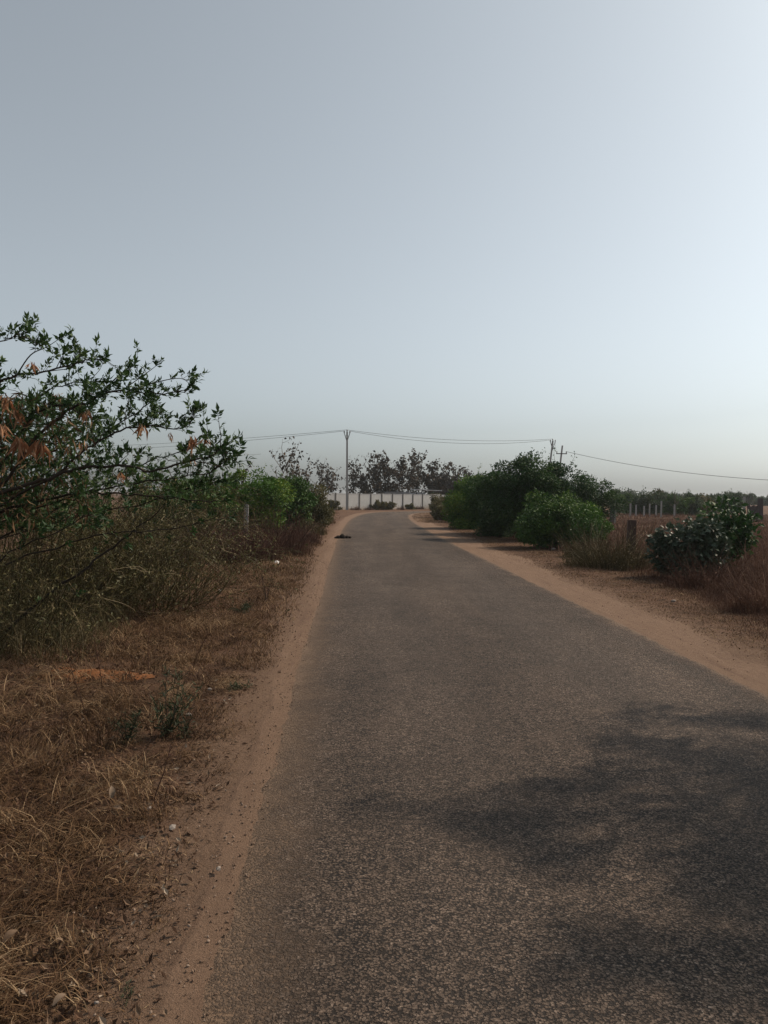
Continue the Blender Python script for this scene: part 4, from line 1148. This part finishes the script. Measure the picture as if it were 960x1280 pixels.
# ------------------------------------------------------------------ power line
def power_pole(label, x, y, h, lean, v_head=True):
    root = thing('power_pole', label, 'power pole', (x, y, 0), group='power poles')
    g = Geo(); g.box((0, 0, -.4), (.24, .20, h + .4), 0, .62, lean=lean); link('shaft', g.mesh('shaft'), M['concrete'], root)
    tx, ty = lean; ins = []
    if v_head:
        for s_ in (-1, 1):
            g = Geo(); g.tube([(tx, ty, h - .95), (tx + s_ * .27, ty, h - .10)], .035, 6); link('bracket_arm', g.mesh('bracket_arm'), M['iron'], root)
            ins.append((tx + s_ * .27, ty, h - .12))
        ins.append((tx, ty, h))
        g = Geo(); g.tube([(tx - .2, ty, h - .38), (tx + .2, ty, h - .38)], .025, 5); link('tie_bar', g.mesh('tie_bar'), M['iron'], root)
    else:
        g = Geo(); g.box((tx * .86, ty - .12, h - 1.0), (1.25, .08, .10)); link('cross_arm', g.mesh('cross_arm'), M['iron'], root)
        for s_ in (-.55, .55): ins.append((tx * .86 + s_, ty - .12, h - .9))
    for p_ in ins:
        g = Geo()
        for r_, z_ in ((.05, 0), (.075, .08), (.045, .16)): g.tube([(p_[0], p_[1], p_[2] + z_), (p_[0], p_[1], p_[2] + z_ + .075)], [r_, r_ * .7], 8)
        link('insulator', g.mesh('insulator', True), M['porcelain'], root)
    return root, [np.array((x, y, .2)) + np.array(p_) for p_ in ins]
pA, iA = power_pole('upright concrete power pole in front of the white wall at the bend', -.25, 74.0, 7.55, (-.08, 0))
bx_ = at(680, 640, 84)[0]
pB, iB = power_pole('leaning power pole with V bracket above the tallest right bush', bx_, 84, 7.75, (.9, .2))
cx_ = at(693, 640, 88)[0]
pC, iC = power_pole('power pole with a short cross arm right of the leaning pole', cx_, 88, 7.5, (.8, 0), False)
# stay bracket and hanging lead on the leaning pole
def wire(label, a, b, sag, r=.016, n=28, drops=()):
    u = np.linspace(0, 1, n)
    P = a[None] * (1 - u[:, None]) + b[None] * u[:, None]; P[:, 2] -= 4 * sag * u * (1 - u)
    g = Geo(); g.tube(P - a, r, 5)
    o = link('power_wire', g.mesh('power_wire', True), M['cable'], loc=a)
    return tag(o, label, 'wire', 'overhead wires')
endL = [np.array((-75, 139, 9.3)), np.array((-75, 139, 8.7))]
wire('upper overhead wire from the upright pole to the leaning pole', iA[2], iB[2], .55)
wire('lower overhead wire from the upright pole to the leaning pole', iA[1], iB[0], .75)
wire('upper overhead wire running left from the upright pole', iA[2], endL[0], 1.0)
wire('lower overhead wire running left from the upright pole', iA[0], endL[1], 1.2)
endR = at(1040, 603, 70)
wire('overhead wire sagging to the right edge from the cross-arm pole', iC[1], endR, .75, .022)
wire('thin lead hanging between the leaning pole and the cross-arm pole', iB[1], iC[0], .5, .010)

# ------------------------------------------------------------------ small things on and by the road
reseed(18)
# dark lump of dung on the left road edge
c = on_ground(428, 673)
g = Geo()
for q, (dx, dy, s_) in enumerate(((0, 0, .15), (.16, .05, .11), (-.15, -.04, .10), (.05, .12, .09), (.27, .02, .07), (-.25, .03, .05))):
    v = ico_v * np.array((s_ * .9, s_, s_ * .75)) * rng.uniform(.8, 1.2, (12, 1)); g.add(v + np.array((dx, dy, s_ * .3)), ico_f)
tag(link('dung_pile', g.mesh('dung_pile', True), M['dung'], loc=(c[0], c[1], .012)), 'small dark heap lying on the left edge of the road', 'dung')

def lump(name, label, cat, px_, py_, s_, mat, flat=.6, group=None):
    c = on_ground(px_, py_); v = ico_v * rng.uniform(.75, 1.2, (12, 1)) * np.array((1, .8, flat)) * s_
    g = Geo(); g.add(v, ico_f)
    o = link(name, g.mesh(name), M[mat], loc=(c[0], c[1], float(gz(c[0], c[1])) + s_ * flat * .5 + .02))
    o.rotation_euler = (rng.normal() * .2, rng.normal() * .2, rng.uniform(0, 6))
    return tag(o, label, cat, group)
lump('stone', 'pale stone at the edge of the left verge grass, lower of the pair', 'stone', 215, 1041, .022, 'stone')
lump('stone', 'pinkish stone on the left dust strip near the road', 'stone', 273, 1093, .016, 'stone')
lump('stone', 'small pale stone between the grass and the dust strip', 'stone', 187, 1016, .014, 'stone')
lump('stone', 'tiny pale stone at the bottom left near the dust strip', 'stone', 121, 1262, .009, 'stone')
lump('stone', 'pale stone beside the dark green weed', 'stone', 236, 898, .024, 'stone')
lump('stone', 'flat stone lying in the grass past the dark green weed', 'stone', 262, 866, .026, 'stone')
lump('stone', 'pale stone on the right shoulder in front of the green bushes', 'stone', 692, 688, .07, 'stone')
lump('stone', 'pale stone on the right shoulder below the grey-leaved shrub', 'stone', 842, 754, .04, 'stone')
lump('paper_scrap', 'crumpled white scrap in front of the dark brown brush', 'litter', 346, 706, .07, 'paper', .5)
lump('paper_scrap', 'small white scrap in the grass before the brown brush', 'litter', 275, 746, .035, 'paper', .5)

def fallen_leaf(label, px_, py_, L, tilt, mat='litter', tint=.9, wd_=.55):
    c = on_ground(px_, py_)
    n = 5; V = []; f = []
    for q in range(n + 1):
        u = q / n; hw = wd_ * L * .5 * math.sin(math.pi * min(1, u * .93 + .05)) ** .8
        zc = .22 * L * math.sin(u * 2.4)
        V += [(-hw, u * L, zc + hw * .55), (0, u * L, zc), (hw, u * L, zc + hw * .45)]
    for q in range(n):
        b = 3 * q; f += [(b, b + 1, b + 4, b + 3), (b + 1, b + 2, b + 5, b + 4)]
    g = Geo(); g.add(V, None, f, tint)
    o = link('fallen_leaf', g.mesh('fallen_leaf', True), M[mat], loc=(c[0], c[1], float(gz(c[0], c[1])) + .035))
    o.rotation_euler = (tilt, rng.normal() * .3, rng.uniform(0, 6))
    return tag(o, label, 'leaf', 'large fallen leaves')
fallen_leaf('pale pinkish dry leaf standing upright in the left verge grass', 139, 1006, .062, 1.2, tint=.9)
fallen_leaf('broad tan dry leaf left of the upright pale leaf', 99, 996, .05, .5, tint=.75)
fallen_leaf('large pale leaf at the left edge near the bottom', 4, 1192, .055, .3, tint=.8)
fallen_leaf('curled pale leaf in the bottom left corner', 66, 1272, .045, .2, tint=.88)
fallen_leaf('whitish leaf beside the grass at the bottom left', 80, 1192, .035, .5, tint=.85)
fallen_leaf('greyish leaf under the upright pale leaf', 152, 1020, .042, .2, tint=.8)
fallen_leaf('brown leaf lying below the orange soil heap', 82, 938, .06, .3, tint=.6)

def weed(label, px_, py_, h, n, mat, size, spread=.25, tmpl=NARROW):
    c = on_ground(px_, py_); z_b = float(gz(c[0], c[1]))
    root = thing('weed', label, 'weed', (c[0], c[1], 0), group='weeds on the left verge')
    g = Geo(); gl = Geo(); pp = []
    for q in range(5):
        p = wander((0, 0, z_b - .02), (rng.normal() * spread, rng.normal() * spread, 1), h * rng.uniform(.6, 1.05), 6, .08)
        g.tube(p, np.linspace(.004, .0015, 7), 4); pp.append(p[1:])
    link('stem', g.mesh('stem'), M['bark_dark'], root)
    pp = np.concatenate(pp); k = rng.integers(0, len(pp), n)
    d = rng.normal(size=(n, 3)); d[:, 2] += .5
    X, Y, Z = frames(d, .5)
    gl.inst(tmpl[0], tmpl[1], pp[k] + rng.normal(size=(n, 3)) * .015, X, Y, Z, size * rng.uniform(.5, 1.2, n), rng.random(n) * .7)
    link('leaves', gl.mesh('leaves'), M[mat], root, kind='stuff')
weed('dark green feathery weed standing in the left verge', 208, 920, .42, 420, 'leaf_weed', .06)
weed('lower dark weed left of the feathery green one', 158, 930, .28, 260, 'leaf_weed', .05)
weed('small green weed right of the feathery green one', 230, 922, .14, 120, 'leaf_weed', .05)
weed('green tuft on the dirt at the bottom left', 160, 1245, .05, 150, 'leaf_weed', .022, 1.6)
weed('thin dark weed in the grass before the brown brush', 333, 752, .55, 150, 'brush', .05, .15)
weed('dark low weed on the verge left of the road dust', 300, 765, .22, 320, 'leaf_weed', .07, 1.2)
weed('green creeping weed at the grass edge beside the dust strip', 300, 860, .10, 260, 'leaf_weed', .05, 2.0)

# bare dry stems standing in the left verge
for q, (px_, py_, h_) in enumerate(((108, 905, .62), (190, 1010, .36), (186, 850, .7), (240, 842, .45), (62, 960, .4), (128, 870, .5), (226, 800, .5), (30, 1010, .3))):
    c = on_ground(px_, py_); z_b = float(gz(c[0], c[1])); g = Geo()
    p = wander((0, 0, -.02), (rng.normal() * .1, rng.normal() * .1, 1), h_, 7, .07)
    g.tube(p, np.linspace(.0035, .0015, 8), 4, .3)
    for b in range(4):
        k_ = rng.integers(3, 7); g.tube(wander(p[k_], rng.normal(size=3) * .5 + np.array((0, 0, .6)), h_ * .22, 3, .2), np.linspace(.002, .001, 4), 3, .5)
    lab = ['tall bare stem right of the soil heap', 'short bare stem by the upright pale leaf', 'tall bare stem behind the feathery weed', 'bare stem between the feathery weed and the dust strip', 'bare stem at the left edge below the soil heap',
           'bare stem behind the right end of the soil heap', 'bare stem far up the verge under the twiggy shrub', 'short bare stem at the left edge in the matted grass'][q]
    tag(link('dry_weed', g.mesh('dry_weed'), M['brush'], loc=(c[0], c[1], z_b)), lab, 'weed', 'bare stems on the left verge')

# ------------------------------------------------------------------ haze: dusty air near the ground
g = Geo(); g.box((0, 1350, -1.2), (3700, 3400, 12.0))
t = NT('haze'); pv = t.n('ShaderNodeVolumePrincipled')
pv.inputs['Color'].default_value = (.74, .77, .80, 1); pv.inputs['Density'].default_value = .0004; pv.inputs['Anisotropy'].default_value = .25
t.t.links.new(pv.outputs[0], t.out.inputs['Volume'])
hz = link('haze', g.mesh('haze'), t.m, kind='stuff')
tag(hz, 'thin dusty haze lying over the road and fields', 'haze')
